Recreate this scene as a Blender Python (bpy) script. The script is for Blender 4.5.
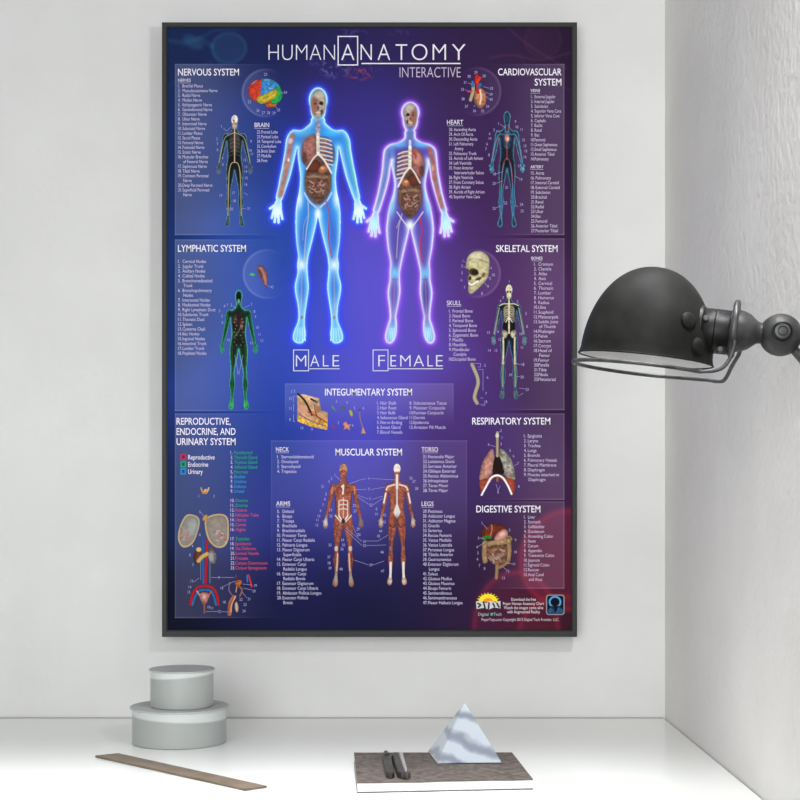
import bpy, bmesh, math, random
import numpy as np
from mathutils import Vector, Matrix

for o in list(bpy.data.objects):
    bpy.data.objects.remove(o)
S = bpy.context.scene
COL = S.collection
PI = math.pi
random.seed(4)

# ------------------------------------------------------------------ camera, world, lights, exposure
F = 1380.0            # focal length in pixels of an 800 px frame
HC = 0.3145           # eye height above the desk top
cam_d = bpy.data.cameras.new('camera')
cam = bpy.data.objects.new('camera', cam_d); COL.objects.link(cam)
cam.location = (0, -2.0, HC); cam.rotation_euler = (PI/2, 0, 0)
cam_d.sensor_width = 36.0; cam_d.lens = 36.0*F/800.0
cam_d.shift_x = 0.0; cam_d.shift_y = 101.0/800.0
cam_d.clip_start = 0.05
S.camera = cam

world = bpy.data.worlds.new('daylight'); S.world = world; world.use_nodes = True
bgn = world.node_tree.nodes['Background']
bgn.inputs[0].default_value = (0.985, 0.995, 1.0, 1); bgn.inputs[1].default_value = 0.42

def area(name, loc, target, sx, sy, power, spread=180, col=(1, 1, 1)):
    l = bpy.data.lights.new(name, 'AREA'); l.shape = 'RECTANGLE'; l.size = sx; l.size_y = sy
    l.energy = power; l.spread = math.radians(spread); l.color = col
    o = bpy.data.objects.new(name, l); COL.objects.link(o); o.location = loc
    o.rotation_euler = (Vector(target)-Vector(loc)).to_track_quat('-Z', 'Y').to_euler()
    return o
area('front_fill', (-0.55, -2.80, 0.60), (0.12, 0, 0.22), 1.4, 1.3, 41.0)  # unseen soft fill from the camera side, added to even out the walls
area('side_light', (0.355, -1.00, 0.85), (-0.12, 0, 0.35), 0.05, 0.05, 3.6)
area('desk_fill', (-0.25, -0.675, 1.15), (-0.25, -0.675, 0), 1.16, 0.50, 4.7, 32, (0.965, 0.985, 1.0))  # unseen overhead fill, added to whiten the front of the desk

S.view_settings.view_transform = 'Standard'; S.view_settings.look = 'None'
S.view_settings.gamma = 1.0; S.view_settings.use_curve_mapping = False
S.view_settings.exposure = -0.27

# ------------------------------------------------------------------ helpers
def lin(c):
    c = np.asarray(c, float)/255.0
    return np.where(c <= 0.04045, c/12.92, ((c+0.055)/1.055)**2.4)
def PX(px, py, d):
    return Vector(((px-400)*d/F, d-2.0, HC-(py-501)*d/F))
def DESK(px, py, z=0.0):
    d = (HC-z)*F/(py-501)
    return Vector(((px-400)*d/F, d-2.0, z))

def mat(name, rgb, rough=0.5, spec=0.5, metal=0.0, lin_rgb=None):
    m = bpy.data.materials.new(name); m.use_nodes = True
    b = m.node_tree.nodes['Principled BSDF']
    c = lin(rgb) if lin_rgb is None else lin_rgb
    b.inputs['Base Color'].default_value = (*[float(v) for v in c], 1)
    b.inputs['Roughness'].default_value = rough
    b.inputs['Specular IOR Level'].default_value = spec
    b.inputs['Metallic'].default_value = metal
    return m
def N(m, t): return m.node_tree.nodes.new(t)
def L(m, a, b): m.node_tree.links.new(a, b)
def BS(m): return m.node_tree.nodes['Principled BSDF']
def noise_mix(m, c1, c2, scale=20, detail=4, lo=0.35, hi=0.65, bump=0.0, bump_scale=None, stretch=None, dist=0.0):
    """object-space noise between two colours, with an optional bump"""
    tc = N(m, 'ShaderNodeTexCoord'); mp = N(m, 'ShaderNodeMapping')
    L(m, tc.outputs['Object'], mp.inputs[0])
    if stretch: mp.inputs['Scale'].default_value = stretch
    n = N(m, 'ShaderNodeTexNoise'); n.inputs['Scale'].default_value = scale; n.inputs['Detail'].default_value = detail
    n.inputs['Distortion'].default_value = dist
    L(m, mp.outputs[0], n.inputs['Vector'])
    r = N(m, 'ShaderNodeValToRGB')
    r.color_ramp.elements[0].position = lo; r.color_ramp.elements[1].position = hi
    r.color_ramp.elements[0].color = (*[float(v) for v in lin(c1)], 1)
    r.color_ramp.elements[1].color = (*[float(v) for v in lin(c2)], 1)
    L(m, n.outputs[0], r.inputs[0]); L(m, r.outputs[0], BS(m).inputs['Base Color'])
    if bump:
        n2 = N(m, 'ShaderNodeTexNoise'); n2.inputs['Scale'].default_value = bump_scale or scale; n2.inputs['Detail'].default_value = 6
        L(m, mp.outputs[0], n2.inputs['Vector'])
        bp = N(m, 'ShaderNodeBump'); bp.inputs['Strength'].default_value = bump; bp.inputs['Distance'].default_value = 0.002
        L(m, n2.outputs[0], bp.inputs['Height']); L(m, bp.outputs[0], BS(m).inputs['Normal'])
    return r

def wpos(o):
    p = Vector((0, 0, 0))
    while o is not None:
        p += o.location; o = o.parent
    return p
def link(name, me, m, parent=None, origin=None):
    """mesh given in world space -> object; parent chains only translate"""
    o = bpy.data.objects.new(name, me); COL.objects.link(o)
    base = wpos(parent) if parent else Vector((0, 0, 0))
    org = Vector(origin) if origin is not None else base.copy()
    me.transform(Matrix.Translation(-org))
    o.location = org-base
    if parent: o.parent = parent
    if m: me.materials.append(m)
    return o
def from_bm(name, bm, m, parent=None, smooth=False, origin=None, recalc=True):
    if recalc: bmesh.ops.recalc_face_normals(bm, faces=bm.faces)
    me = bpy.data.meshes.new(name); bm.to_mesh(me); bm.free()
    if smooth:
        me.polygons.foreach_set('use_smooth', [True]*len(me.polygons))
        try: me.set_sharp_from_angle(angle=math.radians(40))
        except Exception: pass
    return link(name, me, m, parent, origin)
def thing(name, label, cat, loc, group=None):
    o = bpy.data.objects.new(name, None); COL.objects.link(o); o.location = loc
    o.empty_display_size = 0.02
    tag(o, label, cat, group); return o
def tag(o, label, cat, group=None):
    o['label'] = label; o['category'] = cat
    if group: o['group'] = group
    return o
def struct(o):
    o['kind'] = 'structure'; return o

def bm_box(bm, x0, x1, y0, y1, z0, z1, bev=0.0):
    r = bmesh.ops.create_cube(bm, size=1.0)
    for v in r['verts']:
        v.co = Vector((x0+(v.co.x+.5)*(x1-x0), y0+(v.co.y+.5)*(y1-y0), z0+(v.co.z+.5)*(z1-z0)))
    if bev:
        es = set()
        for v in r['verts']: es |= set(v.link_edges)
        bmesh.ops.bevel(bm, geom=list(es), offset=bev, segments=3, affect='EDGES', profile=0.5)
def bm_lathe(bm, prof, M=None, n=64, cap0=True, cap1=True):
    """profile [(r,h)] about local z"""
    M = M or Matrix.Identity(4)
    rings = []
    for r, h in prof:
        if r < 1e-7: rings.append([bm.verts.new(M @ Vector((0, 0, h)))])
        else: rings.append([bm.verts.new(M @ Vector((r*math.cos(2*PI*i/n), r*math.sin(2*PI*i/n), h))) for i in range(n)])
    for a, b in zip(rings, rings[1:]):
        if len(a) == 1 and len(b) == 1: continue
        for i in range(n):
            j = (i+1) % n
            if len(a) == 1: bm.faces.new((a[0], b[i], b[j]))
            elif len(b) == 1: bm.faces.new((a[i], a[j], b[0]))
            else: bm.faces.new((a[i], a[j], b[j], b[i]))
    if cap0 and len(rings[0]) > 1: bm.faces.new(rings[0])
    if cap1 and len(rings[-1]) > 1: bm.faces.new(rings[-1])
def bm_tube(bm, pts, r, n=12, closed=False):
    pts = [Vector(p) for p in pts]
    m = len(pts); rings = []; up = None
    for i, p in enumerate(pts):
        a = pts[(i-1) % m] if (closed or i > 0) else p
        b = pts[(i+1) % m] if (closed or i < m-1) else p
        t = (b-a).normalized()
        if up is None:
            up = t.orthogonal().normalized()
        up = (up-t*up.dot(t)).normalized()
        s = t.cross(up)
        rr = r[i] if isinstance(r, (list, tuple)) else r
        rings.append([bm.verts.new(p+(up*math.cos(2*PI*k/n)+s*math.sin(2*PI*k/n))*rr) for k in range(n)])
    rng = range(m if closed else m-1)
    for i in rng:
        A, B = rings[i], rings[(i+1) % m]
        off = 0
        if closed and i == m-1:
            off = min(range(n), key=lambda q: (A[0].co-B[q].co).length)
        for k in range(n):
            bm.faces.new((A[k], A[(k+1) % n], B[(k+1+off) % n], B[(k+off) % n]))
    if not closed:
        bm.faces.new(rings[0]); bm.faces.new(rings[-1])
def spline(pts, per=8, closed=False):
    pts = [Vector(p) for p in pts]; out = []; m = len(pts)
    for i in range(m if closed else m-1):
        if closed: p0, p1, p2, p3 = pts[i-1], pts[i], pts[(i+1) % m], pts[(i+2) % m]
        else: p0, p1, p2, p3 = pts[max(i-1, 0)], pts[i], pts[i+1], pts[min(i+2, m-1)]
        for k in range(per):
            t = k/per
            out.append(0.5*((2*p1)+(p2-p0)*t+(2*p0-5*p1+4*p2-p3)*t*t+(3*p1-p0-3*p2+p3)*t**3))
    if not closed: out.append(pts[-1])
    return out

# ------------------------------------------------------------------ the room
wall_m = mat('plaster_white', (218, 219, 218), 0.9, 0.15)
noise_mix(wall_m, (215, 216, 215), (221, 222, 221), scale=6, detail=5, bump=0.35, bump_scale=60)
side_m = mat('plaster_side', (216, 215, 213), 0.9, 0.15)
noise_mix(side_m, (222, 220, 217), (228, 226, 223), scale=7, detail=5, bump=0.9, bump_scale=85)
desk_m = mat('white_lacquer', (234, 235, 231), 0.16, 0.5)

XR = 0.384
def wall_box(name, x0, x1, y0, y1, z0, z1, m):
    bm = bmesh.new(); bm_box(bm, x0, x1, y0, y1, z0, z1)
    return struct(from_bm(name, bm, m))
wall_box('wall_back', -1.3, XR, 0.0, 0.08, -0.75, 1.7, wall_m)
wall_box('wall_right', XR, XR+0.08, -0.95, 0.08, -0.75, 1.7, side_m)
floor_m = mat('floor_boards', (150, 140, 128), 0.6)
noise_mix(floor_m, (140, 130, 118), (162, 152, 138), scale=8, stretch=(1, 12, 1))
wall_box('floor', -1.3, XR+0.08, -3.2, 0.08, -0.80, -0.75, floor_m)

desk = thing('desk', 'white lacquered desk standing against the back wall under the poster', 'desk', (-0.35, -0.35, -0.75))
bm = bmesh.new(); bm_box(bm, -1.1, XR-0.0015, -0.72, -0.0015, -0.032, 0.0, 0.0015)
from_bm('desk_top', bm, desk_m, desk)
for x in (-1.05, XR-0.06):
    for y in (-0.68, -0.06):
        bm = bmesh.new(); bm_box(bm, x, x+0.045, y, y+0.045, -0.75, -0.032, 0.002)
        from_bm('leg', bm, desk_m, desk)
bm = bmesh.new(); bm_box(bm, -1.0, XR-0.07, -0.06, -0.04, -0.11, -0.032, 0.001)
from_bm('apron', bm, desk_m, desk)
# thin grey line where the desk meets the plaster
junction_m = mat('junction_line', (176, 175, 170), 0.8, 0.2)
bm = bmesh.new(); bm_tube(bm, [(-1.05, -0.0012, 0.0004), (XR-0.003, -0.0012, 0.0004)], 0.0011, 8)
o = from_bm('desk_wall_line', bm, junction_m, None, True); struct(o)

# ------------------------------------------------------------------ the framed poster
YF, YP = -0.034, -0.0314             # frame front, print plane
DF, DP = 2.0+YF, 2.0+YP
KP = DP/F
def pw(px, py, lay=0):
    return ((px-400)*KP, YP-0.00012*lay, HC-(py-501)*KP)

pc = PX(369.5, 637, DF)
poster = thing('framed_poster', 'large dark framed human anatomy chart hanging on the white wall above the desk', 'poster', (pc.x, 0, pc.z))
frame_m = mat('frame_charcoal', (50, 51, 50), 0.5, 0.25)
def frame_mesh():
    o0 = PX(161.8, 22.0, DF); o1 = PX(577.2, 637.0, DF)
    i0 = PX(166.8, 26.8, DF); i1 = PX(572.0, 630.6, DF)
    bm = bmesh.new()
    def ring(ax, az, bx, bz, y):
        return [bm.verts.new((ax, y, az)), bm.verts.new((bx, y, az)), bm.verts.new((bx, y, bz)), bm.verts.new((ax, y, bz))]
    e = 0.0012
    R = [ring(o0.x, o0.z, o1.x, o1.z, -0.003),
         ring(o0.x, o0.z, o1.x, o1.z, YF+e),
         ring(o0.x+e, o0.z-e, o1.x-e, o1.z+e, YF),
         ring(i0.x-e, i0.z+e, i1.x+e, i1.z-e, YF),
         ring(i0.x, i0.z, i1.x, i1.z, YF+e),
         ring(i0.x, i0.z, i1.x, i1.z, -0.003)]
    for a, b in zip(R, R[1:]+R[:1]):
        for k in range(4):
            bm.faces.new((a[k], a[(k+1) % 4], b[(k+1) % 4], b[k]))
    return bm, i0, i1
bm, fi0, fi1 = frame_mesh()
frame = from_bm('frame', bm, frame_m, poster)
# slim bevel lip between moulding and print
lip_m = mat('frame_lip', (30, 31, 33), 0.4, 0.3)
bm = bmesh.new()
w = 0.0006
y0, y1 = YP-0.002, YP+0.001
bm_box(bm, fi0.x+0.0001, fi0.x+w, y0, y1, fi1.z+0.0001, fi0.z-0.0001); bm_box(bm, fi1.x-w, fi1.x-0.0001, y0, y1, fi1.z+0.0001, fi0.z-0.0001)
bm_box(bm, fi0.x+w, fi1.x-w, y0, y1, fi0.z-w, fi0.z-0.0001); bm_box(bm, fi0.x+w, fi1.x-w, y0, y1, fi1.z+0.0001, fi1.z+w)
from_bm('inner_lip', bm, lip_m, poster)
back_m = mat('hardboard', (96, 78, 60), 0.8)
bm = bmesh.new(); bm_box(bm, fi0.x+0.0002, fi1.x-0.0002, YP+0.0012, -0.004, fi1.z+0.0002, fi0.z-0.0002)
from_bm('backing_board', bm, back_m, poster)
for x in (-0.1, 0.02):
    bm = bmesh.new(); bm_box(bm, x, x+0.04, -0.004, -0.0004, fi0.z-0.06, fi0.z-0.02)
    from_bm('hanger', bm, lip_m, poster)

# ---- print inks
ink_m = bpy.data.materials.new('printed_ink'); ink_m.use_nodes = True
b = BS(ink_m); b.inputs['Roughness'].default_value = 0.75; b.inputs['Specular IOR Level'].default_value = 0.12
at = N(ink_m, 'ShaderNodeVertexColor'); at.layer_name = 'ink'
L(ink_m, at.outputs['Color'], b.inputs['Base Color'])
INK = {}
def ink(rgb):
    if rgb not in INK: INK[rgb] = mat('ink_%d' % len(INK), rgb, 0.75, 0.12)
    return INK[rgb]

# ---- background painting, in poster pixel coordinates
CP = [(168,28,20,36,78),(250,40,22,32,78),(330,40,32,30,76),(400,35,42,31,80),(480,35,44,26,64),(568,30,36,18,46),
 (168,150,20,40,92),(260,140,30,52,128),(270,240,36,68,155),(345,110,50,40,118),(372,135,58,50,142),(455,120,58,34,86),(500,70,50,28,66),(568,200,46,22,56),
 (168,300,20,44,100),(260,300,38,70,165),(270,380,40,66,165),(385,300,92,82,205),(385,240,84,74,190),(355,350,84,78,200),(310,330,56,74,190),(420,330,88,68,172),
 (465,300,78,44,114),(455,220,72,44,114),(520,300,66,31,78),(568,400,44,20,56),(490,200,56,28,68),
 (168,500,14,30,72),(255,430,30,58,148),(360,435,72,70,182),(460,430,76,48,122),(485,460,58,34,88),(225,470,28,46,110),
 (280,500,46,54,140),(350,500,68,64,165),(440,500,58,40,94),(340,600,18,18,60),(440,600,28,20,54),(255,622,16,20,58),(168,625,6,10,36),(380,626,17,17,48),(300,560,27,31,92),
 (400,560,36,31,84),(475,560,48,24,60),(470,615,50,24,62),(520,610,58,20,44),(568,625,34,12,26),(560,500,58,28,66),(568,560,50,18,38)]
CPA = np.array(CP, float)
def vnoise(X, Y, s, seed=0):
    x = X/s; y = Y/s
    xi = np.floor(x); yi = np.floor(y); fx = x-xi; fy = y-yi
    fx = fx*fx*(3-2*fx); fy = fy*fy*(3-2*fy)
    def h(a, b):
        v = np.sin(a*127.1+b*311.7+seed*74.7)*43758.5453
        return v-np.floor(v)
    return (h(xi, yi)*(1-fx)+h(xi+1, yi)*fx)*(1-fy)+(h(xi, yi+1)*(1-fx)+h(xi+1, yi+1)*fx)*fy
def sstep(a, b, x):
    t = np.clip((x-a)/(b-a), 0, 1); return t*t*(3-2*t)
def over(rgb, c, a):
    c = np.asarray(c, float); a = np.asarray(a)[..., None]
    return rgb*(1-a)+c*a
def sd_ell(X, Y, cx, cy, rx, ry, rot=0):
    c, s = math.cos(rot), math.sin(rot)
    x = (X-cx)*c+(Y-cy)*s; y = -(X-cx)*s+(Y-cy)*c
    k = np.sqrt((x/rx)**2+(y/ry)**2)
    k2 = np.sqrt((x/rx**2)**2+(y/ry**2)**2)+1e-9
    return k*(k-1)/k2
def sd_cap(X, Y, x1, y1, r1, x2, y2, r2):
    dx, dy = x2-x1, y2-y1
    t = np.clip(((X-x1)*dx+(Y-y1)*dy)/(dx*dx+dy*dy+1e-9), 0, 1)
    return np.hypot(X-x1-dx*t, Y-y1-dy*t)-(r1+(r2-r1)*t)
def sd_poly(X, Y, P):
    d = np.full(X.shape, 1e9); ins = np.zeros(X.shape, bool); n = len(P)
    for i in range(n):
        ax, ay = P[i]; bx, by = P[(i+1) % n]
        ex, ey = bx-ax, by-ay; wx, wy = X-ax, Y-ay
        t = np.clip((wx*ex+wy*ey)/(ex*ex+ey*ey+1e-12), 0, 1)
        d = np.minimum(d, (wx-ex*t)**2+(wy-ey*t)**2)
        c = ((ay <= Y) & (by > Y)) | ((by <= Y) & (ay > Y))
        if ey != 0: ins ^= c & (wx < ex*(Y-ay)/ey)
    return np.where(ins, -1, 1)*np.sqrt(d)
def sd_path(X, Y, P, r):
    d = np.full(X.shape, 1e9); n = len(P)
    for i in range(n-1):
        d = np.minimum(d, sd_cap(X, Y, P[i][0], P[i][1], r, P[i+1][0], P[i+1][1], r))
    return d
def smooth2(P, per=4, closed=True):
    return [(v.x, v.y) for v in spline([(p[0], p[1], 0) for p in P], per, closed)]

# ---- the two large figures: silhouettes
def mirrored(half, cx):
    return half+[(2*cx-x, y) for x, y in half[::-1][1:]]
MH = [(318,216),(320,225),(323.5,240),(327.3,255),(328.6,265),(328.3,275),(327.3,288),(329.3,303),(331,315),(331.3,325),(330.3,335),(333,342.6),(339,343),(343,339),(342,331.5),
 (338.2,322),(337.4,315),(338.2,305),(340.6,293),(341,285),(338.4,273),(338.8,265),(337.7,256),(339.2,245),(340.4,228),(340.2,212),(338.6,200),(336.6,190),(335.7,178),(336.6,168),(338,158),(338.6,147.5),
 (340.6,155),(343.2,166),(346,177),(350.5,190),(354.6,201),(357.5,201.5),(360,198),(358,188),(356,177),(353.6,165),(351,150),(349.8,140),(347,133.5),(343,130),(339,130.2),(334,130),(329,126.6),(325.2,122.5),(324.2,118),(318,116)]
FH = [(410,227),(411.6,233),(415,247),(418.4,262),(420.4,273),(420.3,281),(419.9,292),(422,305),(424,316),(423.4,323),(424,335),(428,342.6),(433,342.3),(434.7,336),(432,325),
 (430,318),(430.6,307),(432.2,293),(430.2,280),(430.1,272),(429.5,262),(432,248),(433.5,232),(433,222),(430.6,207),(427,195),(425.3,184),(427,173),(428.6,166),(428,160),
 (429.6,168),(431,178),(434,190),(438,203),(441.5,213),(444.5,213.5),(447,210.5),(445.4,205),(442.2,193),(439.7,180),(438,170),(437,158),(435.5,149.5),(430,144.6),(422,142.6),(415.6,138),(415,131),(410,129)]
MCX, FCX = 318.0, 410.0
MPOLY = smooth2(mirrored(MH, MCX), 3); FPOLY = smooth2(mirrored(FH, FCX), 3)
def hand_caps(cx, wx, wy, side, female):
    s = 1 if not female else 1.05
    H = [(0, 0, 2.6, 1.2, 6.5*s, 4.3), (1.5, 3.5, 1.6, 8.6, 8.0*s, 1.1), (-1.2, 8*s, 1.5, -3.6, 18.5*s, 1.0), (0.6, 9*s, 1.5, 0.3, 22*s, 1.05), (2.6, 9*s, 1.5, 4.1, 21.5*s, 1.05), (4.4, 8*s, 1.4, 7.0, 17.5*s, 1.0)]
    out = []
    for a in H:
        out.append((wx+side*a[0], wy+a[1], a[2], wx+side*a[3], wy+a[4], a[5]))
    return out
MCAPS = hand_caps(MCX, 357.2, 200.5, 1, 0)+hand_caps(MCX, 2*MCX-357.2, 200.5, -1, 0)
FCAPS = hand_caps(FCX, 444.3, 213, 1, 1)+hand_caps(FCX, 2*FCX-444.3, 213, -1, 1)
def sd_male(X, Y, hands=True):
    d = sd_poly(X, Y, MPOLY)
    d = np.minimum(d, sd_ell(X, Y, 318.2, 100.0, 9.2, 12.4)); d = np.minimum(d, sd_ell(X, Y, 318.2, 107.5, 7.7, 14.6))
    if hands:
        for c in MCAPS: d = np.minimum(d, sd_cap(X, Y, *c))
    return d
def sd_female(X, Y):
    d = sd_poly(X, Y, FPOLY)
    d = np.minimum(d, sd_ell(X, Y, 410.3, 112.5, 8.9, 10.3)); d = np.minimum(d, sd_ell(X, Y, 410.3, 119.5, 7.4, 13.2))
    for c in FCAPS: d = np.minimum(d, sd_cap(X, Y, *c))
    return d

def ring(rgb, X, Y, cx, cy, r, side, fill=0.16, rim=0.34, col=(176, 176, 226)):
    d = sd_ell(X, Y, cx, cy, r, r)
    fade = sstep(0.75*r, -0.75*r, (X-cx)*side)
    rgb = over(rgb, col, np.where(d < 0, fill, 0)*fade*sstep(0.6, -0.6, d))
    return over(rgb, col, rim*fade*np.exp(-(d/1.0)**2))
def paint_bg(X, Y, halos=True):
    sh = X.shape
    w = np.zeros(sh); acc = np.zeros(sh+(3,))
    for cx, cy, r, g, b_ in CPA:
        k = np.exp(-((X-cx)**2+(Y-cy)**2)/(2*34.0**2))+1e-7
        w += k; acc += k[..., None]*np.array([r, g, b_])
    rgb = acc/w[..., None]
    # teal nerve cell, upper left
    for p, rr, a in ([((166,40),(185,43),(200,38),(212,46)), 1.6, .20], [((200,38),(215,30),(240,28)), 1.2, .16], [((166,88),(178,80),(190,70),(212,62)), 1.0, .12], [((212,46),(222,70),(240,74)), 1.2, .10]):
        rgb = over(rgb, (60, 130, 160), a*.75*sstep(2.5, -1, sd_path(X, Y, p, rr)))
    d = sd_ell(X, Y, 193, 42, 12, 7, 0.5); rgb = over(rgb, (56, 124, 152), 0.26*sstep(2, -4, d))
    d = sd_ell(X, Y, 229, 48, 17, 15); rgb = over(rgb, (58, 130, 160), 0.16*sstep(1.5, -3, d)+0.22*np.exp(-(d/1.6)**2))
    # faint vessels, upper right
    for p, a in ([((490,58),(512,55),(540,60),(572,52)), .22], [((508,28),(530,46),(566,68)), .22], [((520,55),(528,68),(540,74),(572,92)), .14]):
        rgb = over(rgb, (120, 62, 84), a*sstep(1.8, -0.6, sd_path(X, Y, smooth2(p, 6, False), 0.6)))
    d = sd_ell(X, Y, 543, 40, 18, 17); rgb = over(rgb, (110, 60, 84), 0.10*sstep(1, -3, d)+0.16*np.exp(-(d/1.4)**2))
    # crystalline molecule speckle behind the title
    n1 = vnoise(X, Y, 2.1, 3); n2 = vnoise(X, Y, 3.4, 9)
    sp = sstep(0.52, 0.70, n1*0.6+n2*0.4)
    for cx, cy, rx, ry, c, a in ((335,68,17,12,(150,150,215),.50),(360,74,16,8,(205,70,90),.55),(352,34,22,8,(110,80,180),.30),(400,33,16,6,(120,80,170),.2),(375,64,9,8,(205,70,90),.45),(318,60,14,9,(90,90,190),.3)):
        rgb = over(rgb, c, a*sp*sstep(1.15, 0.3, np.sqrt(((X-cx)/rx)**2+((Y-cy)/ry)**2)))
    # red blood cells, lower right
    for cx, cy, rx, ry, a in ((572,560,54,52,.44),(516,626,44,56,.26),(560,640,44,46,.18)):
        d = sd_ell(X, Y, cx, cy, rx, ry)
        rgb = over(rgb, (150, 34, 58), a*sstep(1, -6, d)*0.75+0.42*np.exp(-((d+2)/3.0)**2))
    # lens discs behind the organ drawings
    rgb = ring(rgb, X, Y, 266, 93, 23.5, 1); rgb = ring(rgb, X, Y, 477, 91.5, 23.5, -1, .09, .24, (200, 180, 205))
    rgb = ring(rgb, X, Y, 267.5, 274, 24, 1); rgb = ring(rgb, X, Y, 476.5, 273.5, 23.5, -1, .10, .26, (200, 180, 205))
    if halos:
        m = (X > 240) & (X < 400) & (Y > 70) & (Y < 365)
        if m.any():
            d = np.full(sh, 99.0); d[m] = sd_male(X[m], Y[m])
            dd = np.maximum(d, 0)
            rgb = over(rgb, (44, 50, 255), 0.85*np.exp(-(dd/4.0)**1.25)*(d < 40)); rgb = over(rgb, (110, 205, 255), 0.75*np.exp(-dd/1.1)*(d < 40))
        m = (X > 340) & (X < 480) & (Y > 85) & (Y < 365)
        if m.any():
            d = np.full(sh, 99.0); d[m] = sd_female(X[m], Y[m])
            dd = np.maximum(d, 0)
            rgb = over(rgb, (150, 60, 255), 0.75*np.exp(-(dd/3.2)**1.25)*(d < 40)); rgb = over(rgb, (225, 190, 255), 0.85*np.exp(-dd/1.1)*(d < 40))
    return rgb

def patch_mesh(name, X, Y, rgb, mask, lay, parent):
    """coloured sheet: one quad per cell whose four corners are inside the mask"""
    ny, nx = X.shape
    q = mask[:-1, :-1] & mask[1:, :-1] & mask[1:, 1:] & mask[:-1, 1:]
    jj, ii = np.nonzero(q)
    a = jj*nx+ii
    F4 = np.stack([a, a+nx, a+nx+1, a+1], 1)
    used = np.zeros(ny*nx, bool); used[F4.ravel()] = True
    idx = np.cumsum(used)-1; F4 = idx[F4]
    x = X.ravel()[used]; y = Y.ravel()[used]; c = np.clip(rgb.reshape(-1, 3)[used], 0, 255)
    me = bpy.data.meshes.new(name); nv, nf = len(x), len(F4)
    base = wpos(parent)
    co = np.stack([(x-400)*KP-base.x, np.full(nv, YP-0.00012*lay)-base.y, HC-(y-501)*KP-base.z], 1)
    me.vertices.add(nv); me.vertices.foreach_set('co', co.ravel().astype(np.float32))
    me.loops.add(nf*4); me.loops.foreach_set('vertex_index', F4.ravel().astype(np.int32))
    me.polygons.add(nf); me.polygons.foreach_set('loop_start', np.arange(0, nf*4, 4, dtype=np.int32))
    me.update(calc_edges=True)
    ca = me.color_attributes.new('ink', 'FLOAT_COLOR', 'POINT')
    rgba = np.ones((nv, 4), np.float32); rgba[:, :3] = lin(c)
    ca.data.foreach_set('color', rgba.ravel())
    me.materials.append(ink_m)
    o = bpy.data.objects.new(name, me); COL.objects.link(o); o.parent = parent
    return o
def grid(x0, y0, x1, y1, res):
    nx = int(round((x1-x0)*res))+1; ny = int(round((y1-y0)*res))+1
    return np.meshgrid(np.linspace(x0, x1, nx), np.linspace(y0, y1, ny))

# printed sheet
ax0 = 400+(fi0.x+0.0003)/KP; ax1 = 400+(fi1.x-0.0003)/KP
ay0 = 501-(fi0.z-0.0003-HC)/KP; ay1 = 501-(fi1.z+0.0003-HC)/KP
X, Y = grid(ax0, ay0, ax1, ay1, 1.25)
prnt = patch_mesh('print', X, Y, paint_bg(X, Y), np.ones(X.shape, bool), 0, poster)

# translucent text panels: (x0,y0,x1,y1, fade direction, strength)
PANELS = [(175,64,296,235,'R',.30),(175,239.5,296,411,'R',.30),(175,413.5,296,618,'R',.27),
          (478,64,564.3,235,'L',.25),(478,238.5,564.3,410,'L',.25),(468,413.5,564.3,499.7,'L',.25),(468,501.5,564.3,588.6,'L',.22),
          (285,383.5,453.5,434,'D',.22),(271,440.5,467,606,'D',.14)]
for x0, y0, x1, y1, fd, a in PANELS:
    X, Y = grid(x0, y0, x1, y1, 1.5)
    rgb = paint_bg(X, Y)
    u = (X-x0)/(x1-x0); v = (Y-y0)/(y1-y0)
    if fd == 'R': f = 1-sstep(0.05, 0.95, u)
    elif fd == 'L': f = sstep(0.05, 0.98, u)
    else: f = (1-sstep(0.2, 0.95, v))*(0.75+0.35*np.abs(u-0.5))
    rgb = over(rgb, (178, 164, 194) if fd == 'L' else (178, 176, 212), a*f)
    eg = 0.22*np.exp(-((Y-y0)/0.8)**2)
    if fd != 'D': eg = eg+0.30*np.exp(-((Y-y1)/0.8)**2)
    if fd == 'R': eg = eg+0.22*np.exp(-((X-x0)/0.8)**2)
    elif fd == 'L': eg = eg+0.28*np.exp(-((X-x1)/0.8)**2)
    else: eg = eg+(0.14*np.exp(-((X-x0)/0.8)**2)+0.14*np.exp(-((X-x1)/0.8)**2))
    rgb = over(rgb, (205, 200, 232), np.clip(eg*f, 0, 1))
    patch_mesh('text_panel', X, Y, rgb, np.ones(X.shape, bool), 1.5 if fd == 'D' else 1, prnt)

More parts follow.
